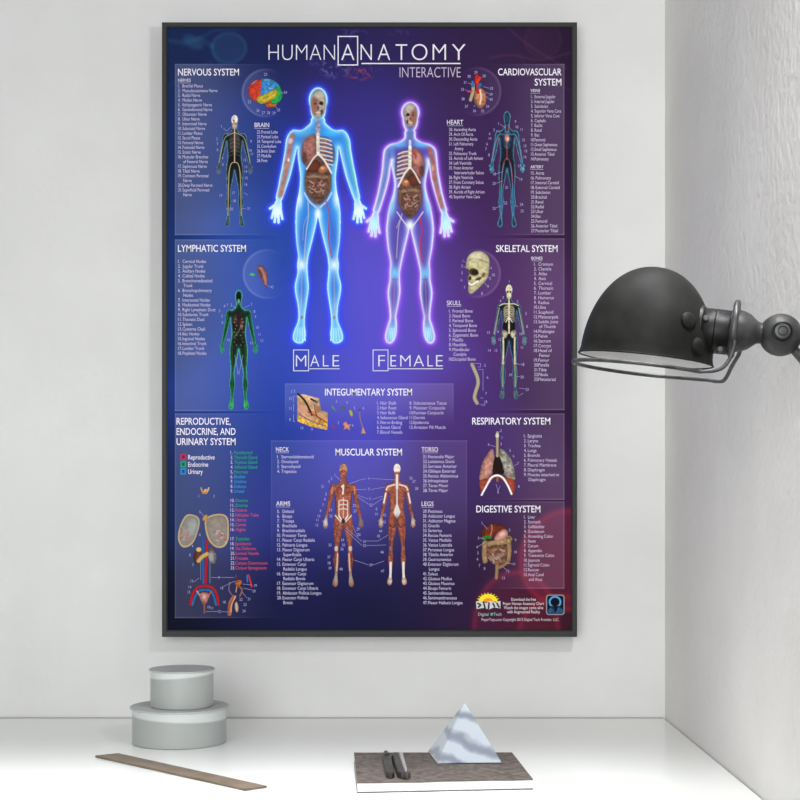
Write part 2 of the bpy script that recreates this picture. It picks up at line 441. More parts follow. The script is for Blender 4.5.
class Art:
    """a small picture painted from shapes, cut out along its own outline"""
    def __init__(s, x0, y0, x1, y1, res=3.0):
        s.X, s.Y = grid(x0, y0, x1, y1, res); s.rgb = paint_bg(s.X, s.Y, False); s.m = np.zeros(s.X.shape, bool); s.soft = 0.5/res+0.12
    def put(s, d, col, a=1.0, mask=True, shade=0.0, nz=0.0, ns=2.0, clip=None, blur=None, seed=0):
        b = blur or s.soft
        al = a*sstep(b, -b, d)
        if clip is not None: al = al*sstep(s.soft, -s.soft, clip)
        c = np.ones(s.X.shape+(3,))*np.asarray(col, float)
        if shade: c = c*(1-shade*np.exp(np.minimum(d, 0)/1.6))[..., None]
        if nz: c = c*(1+nz*(vnoise(s.X, s.Y, ns, seed)*2-1))[..., None]
        s.rgb = s.rgb*(1-al[..., None])+c*al[..., None]
        if mask: s.m |= (d < 0.15) if clip is None else ((d < 0.15) & (clip < 0.15))
        return s
    def ell(s, cx, cy, rx, ry, rot, col, **k): return s.put(sd_ell(s.X, s.Y, cx, cy, rx, ry, rot), col, **k)
    def path(s, P, r, col, sm=True, **k): return s.put(sd_path(s.X, s.Y, smooth2(P, 5, False) if sm else P, r), col, **k)
    def poly(s, P, col, sm=True, **k): return s.put(sd_poly(s.X, s.Y, smooth2(P, 4) if sm else P), col, **k)
    def done(s, name, lay=2): return patch_mesh(name, s.X, s.Y, s.rgb, s.m, lay, prnt)

# ---- large glowing figures
def glow_body(A, d, edge, mid, deep, k1=1.6, k2=5.0):
    t = np.maximum(-d, 0)
    e1 = np.exp(-t/k1)[..., None]; e2 = np.exp(-t/k2)[..., None]
    col = np.asarray(deep, float)*(1-e2)+np.asarray(mid, float)*e2
    col = col*(1-e1)+np.asarray(edge, float)*e1
    A.rgb = over(A.rgb, (255, 255, 255), 0*t); A.rgb = col; A.m |= d < 0.2
def soft_spot(A, cx, cy, rx, ry, col, a, rot=0):
    X, Y = A.X, A.Y
    c, s_ = math.cos(rot), math.sin(rot)
    x = ((X-cx)*c+(Y-cy)*s_)/rx; y = (-(X-cx)*s_+(Y-cy)*c)/ry
    A.rgb = over(A.rgb, col, a*np.exp(-(x*x+y*y)))

def face(A, cx, cy, flip, sx=1.0):
    f = -1 if flip else 1
    A.ell(cx, cy-.2, 7.6*sx, 14.2*sx, 0, (186, 158, 132), a=.9, shade=.25, nz=.2, ns=1.6, blur=1.2)
    A.ell(cx-f*3.2, cy+1.5, 3.8*sx, 9.5*sx, 0, (142, 88, 72), a=.8, blur=1.6)
    A.ell(cx+f*3.0*sx, cy-0.5, 2.1*sx, 2.2*sx, 0, (28, 26, 26), a=.95, blur=.7)
    A.ell(cx-f*3.0*sx, cy-0.3, 1.6*sx, 1.1*sx, 0, (70, 42, 40), a=.8, blur=.7)
    A.ell(cx, cy+4.0*sx, 1.0*sx, 1.9*sx, 0, (60, 46, 50), a=.75, blur=.7)
    A.ell(cx+f*3.4*sx, cy+8.0*sx, 1.3*sx, 2.6*sx, .2*f, (36, 36, 36), a=.8, blur=.8)
    A.ell(cx, cy+8.6*sx, 2.8*sx, 1.0*sx, 0, (214, 196, 176), a=.9, blur=.6)
    A.ell(cx+f*1, cy-9*sx, 5*sx, 3.5*sx, 0, (206, 200, 190), a=.55, blur=2)
    A.ell(cx+f*2, cy+1.5*sx, 1.6*sx, .7*sx, 0, (216, 200, 176), a=.7, blur=.6); A.ell(cx-f*3, cy-3.4*sx, 2.2*sx, .6*sx, 0, (100, 62, 52), a=.7, blur=.7)

def organs(A, cx, y, f, w, h):
    """cx, sternum top y, f = side of the ribs (+1 right in the picture), w = width factor"""
    P = lambda a, b: (cx+f*a*w, y+b*h)
    # open muscle and lung on one side
    A.poly([P(-2,1),P(-8,2),P(-13,7),P(-15.5,16),P(-14,25),P(-10,30),P(-3,24),P(-1,14)], (146, 90, 84), a=.95, shade=.25, nz=.2, ns=2.5, blur=1.9)
    A.ell(*P(-8,11), 5*w, 8, .2*f, (176, 116, 104), a=.6, nz=.25, ns=1.8, blur=1.8)
    A.ell(*P(-12.5,22), 2.6*w, 6, 0, (80, 44, 40), a=.7, blur=1.6)
    # ribs on the other
    A.poly([P(1,3),P(10,4),P(15,13),P(15.5,24),P(11,30),P(4,21),P(1,14)], (92, 74, 108), a=.75, shade=.2, nz=.3, ns=2.0, blur=1.2)
    for k in range(7):
        yy = 4+k*3.7
        A.path([P(1.5,yy), P(7,yy+0.6+.1*k), P(12.2+.25*k,yy+2.6)], .75, (226, 208, 186), a=.95, blur=.5)
        A.path([P(3,yy+1.7), P(8,yy+2.3)], .45, (178, 62, 56) if k % 2 else (206, 160, 70), a=.75, blur=.5)
    A.path([P(0,0), P(0.2,19)], 1.7, (222, 212, 190), nz=.2, ns=1.2, blur=.7)
    # abdomen
    A.poly([P(0,20),P(-9,29),P(-12,38),P(-11.5,52),P(-6,61),P(0,65),P(6,61),P(11,52),P(12,38),P(9,30)], (96, 66, 54), shade=.2, nz=.25, ns=2.2, blur=2.2)
    A.ell(*P(-4,30), 6.5*w, 6.0, -.35*f, (104, 52, 40), shade=.4, blur=.8)
    A.ell(*P(5,32.5), 5.2*w, 4.0, -.5*f, (186, 116, 80), shade=.4, blur=.8)
    A.ell(*P(4,31.5), 1.6*w, 1.1, 0, (236, 196, 160), a=.8, blur=.9)
    A.path([P(-10.5,40.5), P(-4,39.2), P(4,39.6), P(10.5,40.5)], 1.9, (158, 122, 98), shade=.3, nz=.25, ns=1.3, blur=.8)
    A.path([P(-10.3,41), P(-10.8,50), P(-7,57)], 1.5, (130, 96, 80), a=.8, shade=.3, nz=.25, ns=1.3, blur=1.0)
    A.path([P(10.3,41), P(10.8,50), P(7,57)], 1.5, (130, 96, 80), a=.8, shade=.3, nz=.25, ns=1.3, blur=1.0)
    rnd = random.Random(7)
    for k in range(24):
        a, b2 = rnd.uniform(-7, 7), rnd.uniform(43.5, 55)
        t = rnd.uniform(0, PI)
        A.path([P(a-2.1*math.cos(t),b2-1.3*math.sin(t)), P(a,b2+.8), P(a+2.1*math.cos(t),b2+1.3*math.sin(t))], .62, (206, 164, 148) if k % 3 else (150, 84, 74), shade=.25, blur=.5)
    # costal arch
    A.path([P(0,18.5), P(-4.5,23), P(-10.5,32.5)], .85, (228, 216, 204), a=.95, blur=.5)
    A.path([P(0,18.5), P(5.5,24), P(12.5,36)], .95, (236, 226, 214), a=.95, blur=.5)

A = Art(264, 82, 373, 348, 3.0)
d = sd_male(A.X, A.Y)
glow_body(A, d, (222, 248, 255), (58, 182, 248), (48, 120, 214), 2.0, 5.0)
for s in (-1, 1):
    soft_spot(A, MCX+s*40.5, 211, 6.5, 11, (236, 252, 255), .95); soft_spot(A, MCX+s*17.5, 334, 6.5, 9, (150, 222, 255), .75)
    soft_spot(A, MCX+s*16.3, 265, 4.2, 6.5, (240, 252, 255), .95); soft_spot(A, MCX+s*18.5, 199, 3.4, 9, (240, 250, 255), .8)
    soft_spot(A, MCX+s*15.8, 238, 4.4, 17, (60, 84, 190), .55); soft_spot(A, MCX+s*16.3, 290, 3.4, 13, (70, 100, 205), .65)
    soft_spot(A, MCX+s*12, 133, 8, 3.5, (60, 190, 250), .6); soft_spot(A, MCX+s*17, 305, 1.6, 12, (170, 190, 220), .35)
soft_spot(A, MCX, 214, 3.2, 7.5, (245, 253, 255), 1.0)
A.path([(292.5,136),(289.5,150),(287,165)], 2.5, (176, 108, 100), a=.9, nz=.12, ns=3, blur=1.8)
A.path([(287.5,164),(284,180),(280.5,195)], 2.3, (190, 116, 98), a=.9, nz=.12, ns=3, blur=1.8)
A.ell(290.5, 141, 2.2, 3, .3, (228, 206, 200), a=.8, blur=1); A.ell(288.6, 160, 1.2, 2, 0, (236, 236, 240), a=.8, blur=.8)
A.path([(346,140),(349,156),(352,172),(356,190)], .6, (60, 176, 120), a=.6, blur=.8); A.path([(343,146),(347,165),(353,184)], .5, (120, 110, 200), a=.5, blur=.8)
soft_spot(A, 308, 142, 7, 9, (150, 112, 116), .55); soft_spot(A, 318, 200, 8, 6, (150, 120, 130), .5)
organs(A, 318, 134, 1, 1.08, 1.08)
for s in (-1, 1): A.path([(318+s*13.5,193),(318+s*9,201),(318+s*2.5,207)], .7, (226, 236, 246), a=.8, blur=.9)
A.path([(317.8,121.5),(317.9,127),(318,132)], 2.4, (168, 140, 140), a=.75, nz=.3, ns=1.5, blur=1.1)
face(A, 318.2, 104, False)
A.path([(308,202),(308.5,215),(306.3,232),(305,248),(304,262)], .55, (196, 190, 190), a=.85, blur=.6); A.path([(309,214),(304,224),(303,240)], .35, (190, 186, 196), a=.6, blur=.5)
A.path([(326,201),(329.2,214),(328.4,232),(329.6,246),(332,258)], .5, (206, 44, 62), a=.9, blur=.6); A.path([(329,214),(332,226),(331.5,240)], .4, (120, 60, 190), a=.5, blur=.5)
for s in (-1, 1):
    A.path([(MCX+s*16.2,274),(MCX+s*16.4,296),(MCX+s*16.3,315)], .55, (190, 180, 190), a=.6, blur=.8)
    A.ell(MCX+s*16.2, 317.5, 1.3, 1.6, 0, (150, 110, 80), a=.7, blur=.8)
    for k in range(4): A.path([(MCX+s*(13.6+k*2.1), 328), (MCX+s*(12.6+k*3.0), 341)], .28, (235, 250, 255), a=.7, blur=.5)
A.done('male_figure')

A = Art(362, 98, 458, 348, 3.0)
d = sd_female(A.X, A.Y)
glow_body(A, d, (246, 240, 255), (136, 166, 246), (82, 68, 166), 1.6, 2.8)
for s in (-1, 1):
    soft_spot(A, FCX+s*36, 222, 6.5, 12, (190, 240, 255), .95); soft_spot(A, FCX+s*18, 334, 5, 10, (150, 226, 255), .9)
    soft_spot(A, FCX+s*15.4, 273, 4.0, 6.5, (120, 214, 252), .95); soft_spot(A, FCX+s*17, 172, 2.2, 10, (176, 222, 255), .8)
    soft_spot(A, FCX+s*14.6, 246, 4.4, 18, (92, 72, 160), .7); soft_spot(A, FCX+s*15.8, 296, 3.0, 13, (96, 84, 176), .7)
    soft_spot(A, FCX+s*10, 144.5, 7, 3, (84, 196, 246), .75); soft_spot(A, FCX+s*18.5, 207, 4, 9, (130, 214, 255), .7)
    soft_spot(A, FCX+s*17, 194, 2.4, 9, (190, 232, 255), .8)
soft_spot(A, 425.6, 297, 2.6, 16, (48, 40, 100), .6)
soft_spot(A, FCX, 225, 4.0, 5, (240, 250, 255), 1.0)
A.path([(429.5,149.5),(433,163),(434.6,178)], 2.2, (178, 98, 84), a=.85, nz=.14, ns=3, blur=1.5)
A.path([(434.5,178),(438,193),(442,207)], 1.9, (170, 104, 88), a=.85, nz=.14, ns=3, blur=1.5); A.ell(433, 168.5, 1.3, 3, 0, (222, 170, 130), a=.8, blur=1)
A.path([(388,152),(386,168),(382,186),(378,204)], .5, (84, 170, 190), a=.7, blur=.8); A.ell(392, 152, 3, 5, 0, (94, 190, 220), a=.4, blur=2)
organs(A, 410, 147, -1, .95, 1.10)
A.ell(417, 158.5, 3.6, 5.2, .3, (206, 138, 110), a=.8, blur=1.2); A.path([(414,153),(416,156)], 1.1, (196, 40, 44), a=.9, blur=.7); A.ell(415.6, 157.5, 1.1, 1.6, 0, (70, 90, 180), a=.8, blur=.7)
A.path([(410.2,132),(410,141)], 2.8, (92, 120, 176), a=.75, blur=1.1); A.path([(410,141),(410,148)], 1.2, (236, 240, 246), a=.8, blur=.8)
face(A, 410.4, 115.5, True, .84)
A.path([(402,214),(399,226),(397.6,240),(396.5,258)], .5, (176, 172, 190), a=.9, blur=.6); A.path([(400,220),(396.5,228)], .4, (200, 196, 150), a=.8, blur=.5)
A.path([(419.6,216),(422,232),(420,244),(422,262)], .6, (204, 40, 56), a=.9, blur=.6)
for s in (-1, 1):
    A.path([(FCX+s*15.4,282),(FCX+s*16,300),(FCX+s*16.6,318)], .5, (190, 140, 190), a=.6, blur=.8)
    A.path([(FCX+s*12,279.5),(FCX+s*18,279.5)], .4, (120, 96, 96), a=.7, blur=.7)
    A.path([(FCX+s*13,212),(FCX+s*7.5,220),(FCX+s*2,227)], .6, (236, 230, 236), a=.8, blur=.6)
    for k in range(4): A.path([(FCX+s*(15.4+k*1.6), 328), (FCX+s*(15.6+k*2.0), 340)], .25, (230, 250, 255), a=.7, blur=.5)
A.done('female_figure')

# ---- small figures of the body systems
def mini(name, cx, ytop, sx, sy, style, back=False):
    """reuse of the male outline: template pixel = 318 + (x-cx)/sx, 87.7 + (y-ytop)/sy"""
    A = Art(cx-56*sx, ytop-1.5, cx+56*sx, ytop+257*sy, 4.0)
    U = MCX+(A.X-cx)/sx; V = 87.7+(A.Y-ytop)/sy
    k = (sx+sy)/2
    d = sd_male(U, V)*k
    T = lambda u, v: (cx+(u-MCX)*sx, ytop+(v-87.7)*sy)
    def line(P, r, c, **kw): A.path([T(*p) for p in P], r, c, mask=False, clip=d, **kw)
    def blob(u, v, rx, ry, c, **kw): A.ell(*T(u, v), rx*sx, ry*sy, 0, c, mask=False, clip=d, **kw)
    t = np.maximum(-d, 0)
    def base(edge, deep, kk):
        e = np.exp(-t/kk)[..., None]
        A.rgb = np.asarray(edge, float)*e+np.asarray(deep, float)*(1-e)
        A.rgb = A.rgb*(1+.22*(vnoise(A.X, A.Y, 1.5, 5)*2-1))[..., None]
        A.m |= d < .12
    if style == 'nervous':
        base((112, 172, 186), (14, 18, 20), .75)
        blob(318, 150, 15, 26, (52, 52, 50), blur=1.5, nz=.3)
        blob(318, 98, 8.5, 11, (226, 222, 214), nz=.15); blob(318, 112, 6, 8, (190, 170, 150), nz=.3, blur=.8); blob(316, 101, 2.2, 2.5, (196, 60, 50), blur=.6)
        line([(318,118),(318,150),(318,196)], .55, (206, 170, 146))
        for s in (-1, 1):
            line([(318,128),(MCX+s*16,134),(MCX+s*26,142),(MCX+s*33,166),(MCX+s*40,198)], .35, (196, 190, 160), a=.8)
            line([(318,196),(MCX+s*9,200),(MCX+s*14,220),(MCX+s*16,262),(MCX+s*17,318)], .42, (204, 190, 140), a=.85)
            line([(MCX+s*12,205),(MCX+s*19,235)], .3, (170, 160, 120), a=.7)
            for q in range(5): line([(318,140+q*9),(MCX+s*13,146+q*9)], .22, (150, 140, 120), a=.6)
            soft_spot(A, *T(MCX+s*40, 210), 4, 5, (70, 70, 60), .7)
            soft_spot(A, *T(MCX+s*17, 333), 2.5, 3.5, (84, 120, 110), .7)
    elif style == 'lymph':
        base((64, 190, 120), (10, 34, 24), .85)
        ed = np.exp(-t/.7)*sstep(300, 270, V)*sstep(24, 17, np.abs(U-MCX))
        A.rgb = over(A.rgb, (110, 208, 214), .75*ed)
        blob(318, 160, 15, 28, (30, 24, 26), blur=1.2, nz=.4); blob(310, 150, 6, 10, (58, 36, 34), blur=1.2, nz=.5); blob(326, 158, 5, 9, (74, 38, 36), blur=1.2, nz=.5)
        blob(318, 104, 6, 11, (8, 14, 12), blur=.8); blob(318, 112, 3, 5, (120, 160, 140), blur=.8)
        for s in (-1, 1):
            line([(MCX+s*15.5,205),(MCX+s*16,255)], .35, (58, 70, 44), a=.8); line([(MCX+s*16,262),(MCX+s*16.5,318)], .4, (40, 110, 60), a=.8)
            line([(MCX+s*26,140),(MCX+s*33,166),(MCX+s*40,198)], .4, (40, 120, 60), a=.7)
            soft_spot(A, *T(MCX+s*17, 333), 3, 5, (70, 200, 110), .8); soft_spot(A, *T(MCX+s*40, 210), 3, 5, (40, 130, 80), .7)
            for q in range(9):
                soft_spot(A, *T(MCX+s*(8+3*math.sin(q*2.1)), 150+q*7), .6, .6, (170, 190, 130), .8)
        line([(306,190),(312,182),(318,176),(324,165)], .4, (120, 150, 90), a=.7); soft_spot(A, *T(326, 166), 1.1, 1.3, (196, 120, 130), .9)
        soft_spot(A, *T(318, 196), 5, 3, (26, 16, 16), .8)
    elif style == 'cardio':
        base((92, 172, 204), (20, 28, 44), .95)
        blob(318, 150, 12, 20, (44, 84, 116), blur=1.5, nz=.5)
        for s in (-1, 1):
            soft_spot(A, *T(MCX+s*14, 226), 2.2, 13, (8, 8, 14), .95)
            line([(318,140),(MCX+s*20,138),(MCX+s*28,150),(MCX+s*34,170),(MCX+s*41,200)], .45, (70, 150, 186), a=.9)
            line([(318,142),(MCX+s*22,142),(MCX+s*31,166),(MCX+s*38,194)], .22, (190, 50, 60), a=.8)
            line([(318,192),(MCX+s*8,204),(MCX+s*12,222),(MCX+s*15,256),(MCX+s*16,318)], .5, (64, 140, 180), a=.9)
            line([(318,190),(MCX+s*9,200),(MCX+s*14,226),(MCX+s*14,250)], .28, (204, 50, 56), a=.85)
            line([(MCX+s*19,206),(MCX+s*20,240),(MCX+s*18,300)], .3, (60, 120, 160), a=.7)
            line([(MCX+s*3,118),(MCX+s*3,132)], .3, (200, 60, 60), a=.8); line([(MCX+s*5,118),(MCX+s*5,134)], .3, (80, 150, 200), a=.8)
            soft_spot(A, *T(MCX+s*16.5, 290), 3, 12, (52, 104, 140), .6); soft_spot(A, *T(MCX+s*10, 165), 2, 14, (20, 20, 30), .5)
        blob(318, 104, 5.5, 9, (32, 62, 84), blur=1); line([(318,134),(318,195)], .4, (190, 60, 60), a=.8)
        blob(318, 147, 6, 7, (206, 120, 100), blur=.9); blob(320, 149, 3, 4, (236, 190, 160), blur=.8); blob(318, 202, 6, 8, (10, 12, 18), blur=1)
    elif style == 'skeletal':
        base((70, 140, 186), (16, 18, 26), .85)
        bone = (212, 200, 166)
        blob(318, 99, 8.6, 11, bone, nz=.15); blob(318, 112, 6.2, 8.5, (196, 182, 150), nz=.2); blob(314.5, 104, 2.4, 2.4, (40, 34, 30), blur=.5); blob(321.5, 104, 2.4, 2.4, (40, 34, 30), blur=.5)
        blob(318, 147, 15, 18, (104, 100, 84), blur=1.2, nz=.5)
        line([(318,120),(318,160),(318,196)], .85, bone, nz=.2, ns=1)
        for s in (-1, 1):
            line([(318,131),(MCX+s*14,131),(MCX+s*25,135)], .5, bone)
            for q in range(6): line([(318,138+q*5),(MCX+s*9,138+q*5.4),(MCX+s*14,143+q*5.6)], .35, (190, 178, 146), a=.9)
            line([(318,160),(MCX+s*9,172)], .45, (226, 220, 200))
            line([(MCX+s*26,140),(MCX+s*32,166)], .55, (150, 150, 128)); line([(MCX+s*33,167),(MCX+s*40,198)], .5, (140, 144, 124)); line([(MCX+s*31,168),(MCX+s*38,199)], .3, (140, 144, 124))
            for q in range(4): line([(MCX+s*(38.5+q*1.6),205),(MCX+s*(36+q*3.6),221)], .25, (130, 140, 120), a=.9)
            A.poly([T(MCX+s*3,196),T(MCX+s*15,188),T(MCX+s*18,198),T(MCX+s*10,208)], bone, mask=False, clip=d, nz=.2, shade=.3)
            line([(MCX+s*15.5,206),(MCX+s*15,232),(MCX+s*15.6,258)], .85, bone, nz=.15); blob(MCX+s*15.8, 263, 3.4, 4, (200, 180, 130))
            line([(MCX+s*15.6,268),(MCX+s*16.5,316)], .6, (134, 150, 128)); line([(MCX+s*19,270),(MCX+s*19,314)], .3, (120, 134, 118))
            for q in range(4): line([(MCX+s*(14+q*2),326),(MCX+s*(13+q*2.8),340)], .3, (120, 140, 110), a=.8)
            soft_spot(A, *T(MCX+s*13, 182), 2, 4, (6, 6, 10), .9)
    else:
        base((88, 48, 40), (158, 86, 68), .9)
        st = .93+.14*vnoise(A.X*1.2, A.Y*.35, 1.0, 11)
        A.rgb = np.clip(A.rgb*st[..., None], 0, 255)
        pale = (222, 214, 206); dk = (58, 34, 34)
        if not back:
            blob(318, 99, 9, 11, (176, 128, 92), nz=.25); blob(318, 110, 7, 10, (150, 84, 62), nz=.3, blur=.8); line([(313,103),(316,103)], .4, dk); line([(320,103),(323,103)], .4, dk); line([(315,113),(321,113)], .3, dk)
            line([(318,133),(317,150)], 1.0, pale); line([(316,133),(312,140)], .6, pale)
            for s in (-1, 1):
                blob(MCX+s*9.5, 143, 7.5, 8, (168, 82, 66), shade=.35, nz=.25)
                line([(MCX+s*3,131),(MCX+s*20,131)], .45, (96, 84, 60)); line([(MCX+s*21,146),(MCX+s*17,170),(MCX+s*17,190)], .4, dk, a=.7)
                for q in range(3): line([(318,163+q*9),(MCX+s*8,164.5+q*9)], .55, pale, a=.9)
                line([(MCX+s*10,165),(MCX+s*10,196)], .6, pale, a=.85); line([(MCX+s*10,196),(MCX+s*3,206)], .8, pale); line([(MCX+s*20,194),(MCX+s*6,208)], .55, pale)
                line([(MCX+s*10,208),(MCX+s*19,252)], .35, (96, 52, 44), a=.8); line([(MCX+s*20,208),(MCX+s*13,236)], .3, (96, 52, 44), a=.8)
                blob(MCX+s*16.3, 264, 4.2, 5.5, (186, 178, 164)); line([(MCX+s*13,275),(MCX+s*15,310)], .6, (206, 190, 176)); line([(MCX+s*19,276),(MCX+s*19,300)], .5, (90, 48, 40))
                line([(MCX+s*25,136),(MCX+s*26,150)], .5, (206, 150, 120), a=.8); line([(MCX+s*29,158),(MCX+s*33,166)], .4, dk, a=.6)
                soft_spot(A, *T(MCX+s*16.8, 326), 3.2, 7, (158, 156, 140), .95); soft_spot(A, *T(MCX+s*40.5, 210), 3, 6, (214, 206, 200) if s < 0 else (128, 116, 104), .95)
            blob(318, 207, 4, 5, (38, 36, 40), blur=.6)
            line([(318,158),(318,200)], .45, pale, a=.8)
        else:
            blob(318, 98, 9, 10, (228, 218, 204), nz=.1); blob(318, 112, 8, 7, (150, 76, 58), blur=.9)
            line([(318,112),(318,140)], 1.2, pale); line([(318,140),(318,180)], .7, (206, 200, 194)); A.poly([T(318,168),T(327,190),T(321,200),T(318,214),T(315,200),T(309,190)], (214, 212, 208), mask=False, clip=d, sm=False)
            soft_spot(A, *T(318, 207), 2, 4, (50, 46, 60), .95)
            for s in (-1, 1):
                line([(MCX+s*6,132),(MCX+s*22,136),(MCX+s*27,143)], .8, (216, 206, 196)); line([(MCX+s*28.5,150),(MCX+s*33.5,170)], .8, (222, 218, 214))
                line([(MCX+s*4,150),(MCX+s*18,146)], .4, (110, 52, 42), a=.8); line([(MCX+s*4,172),(MCX+s*19,150)], .35, (120, 60, 48), a=.8)
                blob(MCX+s*11, 209, 9, 11, (170, 88, 64), shade=.4, nz=.2); line([(MCX+s*3,214),(MCX+s*9,222),(MCX+s*20,216)], .5, dk, a=.8)
                line([(MCX+s*15,224),(MCX+s*16,262)], .4, dk, a=.75); blob(MCX+s*16, 266, 3, 5, (140, 104, 84), blur=.7); line([(MCX+s*16,270),(MCX+s*16,288)], .3, dk, a=.6)
                line([(MCX+s*16,296),(MCX+s*16.8,326)], 1.25, pale); soft_spot(A, *T(MCX+s*17, 335), 3, 3.5, (206, 200, 186), .95); soft_spot(A, *T(MCX+s*40.5, 211), 3, 6, (196, 186, 166), .95)
    return A.done(name)
mini('nervous_system_figure', 234.6, 115.0, .385, .436, 'nervous')
mini('lymphatic_system_figure', 238.7, 290.0, .405, .467, 'lymph')
mini('cardiovascular_system_figure', 507.0, 111.5, .375, .452, 'cardio')
mini('skeletal_system_figure', 509.0, 284.5, .375, .448, 'skeletal')
mini('muscular_front_figure', 343.3, 463.6, .435, .482, 'muscle')
mini('muscular_back_figure', 397.0, 463.6, .395, .476, 'muscle', True)

# ---- organ drawings
A = Art(244, 73, 286, 114, 4)
X, Y = A.X, A.Y
A.path([(266,102),(267,108),(268,112)], 1.1, (110, 60, 170), shade=.3); A.ell(271.5, 104.5, 6, 3.1, -.1, (196, 110, 40), shade=.45, nz=.25, ns=1.2)
bd = np.minimum(sd_ell(X, Y, 264.5, 91, 16.5, 12.6, 0), sd_ell(X, Y, 274, 95, 8.5, 9.0, 0))
wr = .16
A.put(bd, (206, 62, 42), shade=.35, nz=wr, ns=1.9)
A.put(np.maximum(bd, sd_poly(X, Y, [(262,76),(285,76),(284,97),(260,96)])), (58, 140, 206), shade=.3, nz=wr, ns=1.7)
A.put(np.maximum(bd, sd_poly(X, Y, [(277,86),(290,84),(290,106),(272,106),(270,98)])), (38, 164, 84), shade=.3, nz=wr, ns=1.7)
A.poly([(256.5,100),(259,96),(266,93.5),(275,89.5),(278,92),(276,97),(268,102),(261,104)], (206, 186, 54), shade=.35, nz=wr, ns=1.7)
for P in ([(249,92),(254,86),(259,84)],[(252,98),(256,92),(260,90)],[(251,87),(256,82)],[(264,82),(268,86),(272,84)],[(266,88),(270,91),(276,87)],[(270,80),(274,83)],[(262,99),(268,97),(274,93)]):
    A.path(P, .35, (70, 40, 40), a=.45, mask=False, clip=bd, blur=.5)
for P in ([(265,80),(270,80)],[(252,84),(257,80)],[(269,88),(273,89)]): A.path(P, .4, (235, 225, 235), a=.5, mask=False, clip=bd, blur=.6)
A.done('brain_drawing')

A = Art(466, 70, 492, 112, 4)
A.path([(470.5,100),(473,91),(473,84)], 1.7, (206, 186, 150), shade=.3); A.path([(468,92),(472,91)], .8, (196, 44, 40))
A.poly([(474,94),(478,88),(484,90),(486.5,98),(485,105),(480,108.5),(475,104)], (190, 128, 92), shade=.45, nz=.25, ns=2)
A.path([(478,92),(478,86),(476.5,80),(477,76)], 2.0, (206, 46, 36), shade=.3); A.path([(477,82),(480,78)], 1.5, (214, 52, 40)); A.path([(473,86),(472.5,82)], 1.4, (52, 130, 196), shade=.3); A.path([(479,87),(480.5,84.5)], 1.6, (44, 120, 190), shade=.3)
A.path([(480,90),(481,97),(480,104)], .9, (236, 214, 186), a=.85); A.path([(483.5,96),(482.5,103)], .5, (160, 60, 50), a=.7); A.ell(474.5, 106, 1, .9, 0, (60, 110, 190))
A.done('heart_drawing')

A = Art(248, 262, 274, 292, 4)
A.poly([(257,266.5),(259.5,265),(264,267.5),(267.5,273),(268,280),(267,286.5),(264.5,285.5),(261,279.5),(258,273)], (146, 96, 92), shade=.45, nz=.2, ns=2.2)
A.path([(261,268),(264,275),(266,284)], .9, (190, 140, 130), a=.7, blur=1); A.poly([(258,270),(260.5,270),(263,277),(261,277)], (92, 62, 60), mask=False, a=.8)
A.poly([(249.5,274.5),(252,273),(254.5,274),(255,275.5),(251.5,275.8)], (56, 190, 96))
A.done('spleen_drawing')

A = Art(463, 248, 492, 297, 4)
A.ell(478, 262, 11.6, 11.0, 0, (206, 198, 158), shade=.35, nz=.1)
A.poly([(466.5,262),(473,258),(488,262),(489,271),(487,279),(480.5,286.5),(472,294),(468.2,291.5),(468.5,284),(467.5,278),(469,274),(466,268)], (196, 186, 144), shade=.35, nz=.14)
A.ell(473.8, 272.0, 4.8, 3.6, .25, (62, 50, 34), mask=False, blur=.8); A.ell(475, 272.5, 3.4, 2.4, .25, (34, 26, 18), mask=False, blur=.8); A.ell(467.4, 271, 1.6, 2.6, 0, (80, 66, 46), mask=False, blur=.6)
A.ell(469.8, 278.3, 1.6, 2.2, .2, (60, 44, 30), mask=False, blur=.6); A.ell(478.5, 279, 3.4, 1.5, -.5, (76, 60, 40), mask=False, blur=.8); A.ell(483.5, 275, 1.6, 2.6, .4, (104, 88, 60), mask=False, blur=.8)
A.path([(468.3,283.5),(472,285),(477.5,281.5)], 1.25, (236, 230, 214), mask=False); A.path([(468.6,284.8),(472,286.3),(477,283.2)], .22, (90, 76, 56), mask=False)
A.path([(482,268),(485,264),(487,258)], .3, (150, 138, 100), mask=False, a=.7); A.ell(475, 257, 5, 4, 0, (224, 218, 186), mask=False, a=.5, blur=2.5)
A.done('skull_drawing')

A = Art(469, 362, 481, 406, 4)
A.path([(472,364.5),(474,369),(477.3,377),(478,384),(475.6,392),(474.5,398),(477,403)], 1.9, (206, 194, 158), shade=.35)
Pm = smooth2([(472,364.5),(474,369),(477.3,377),(478,384),(475.6,392),(474.5,398),(477,403)], 4, False)
for p in Pm[::1]: A.path([(p[0]-1.5, p[1]), (p[0]+1.5, p[1]+.2)], .14, (120, 106, 76), sm=False, mask=False, a=.6)
A.done('spine_drawing')

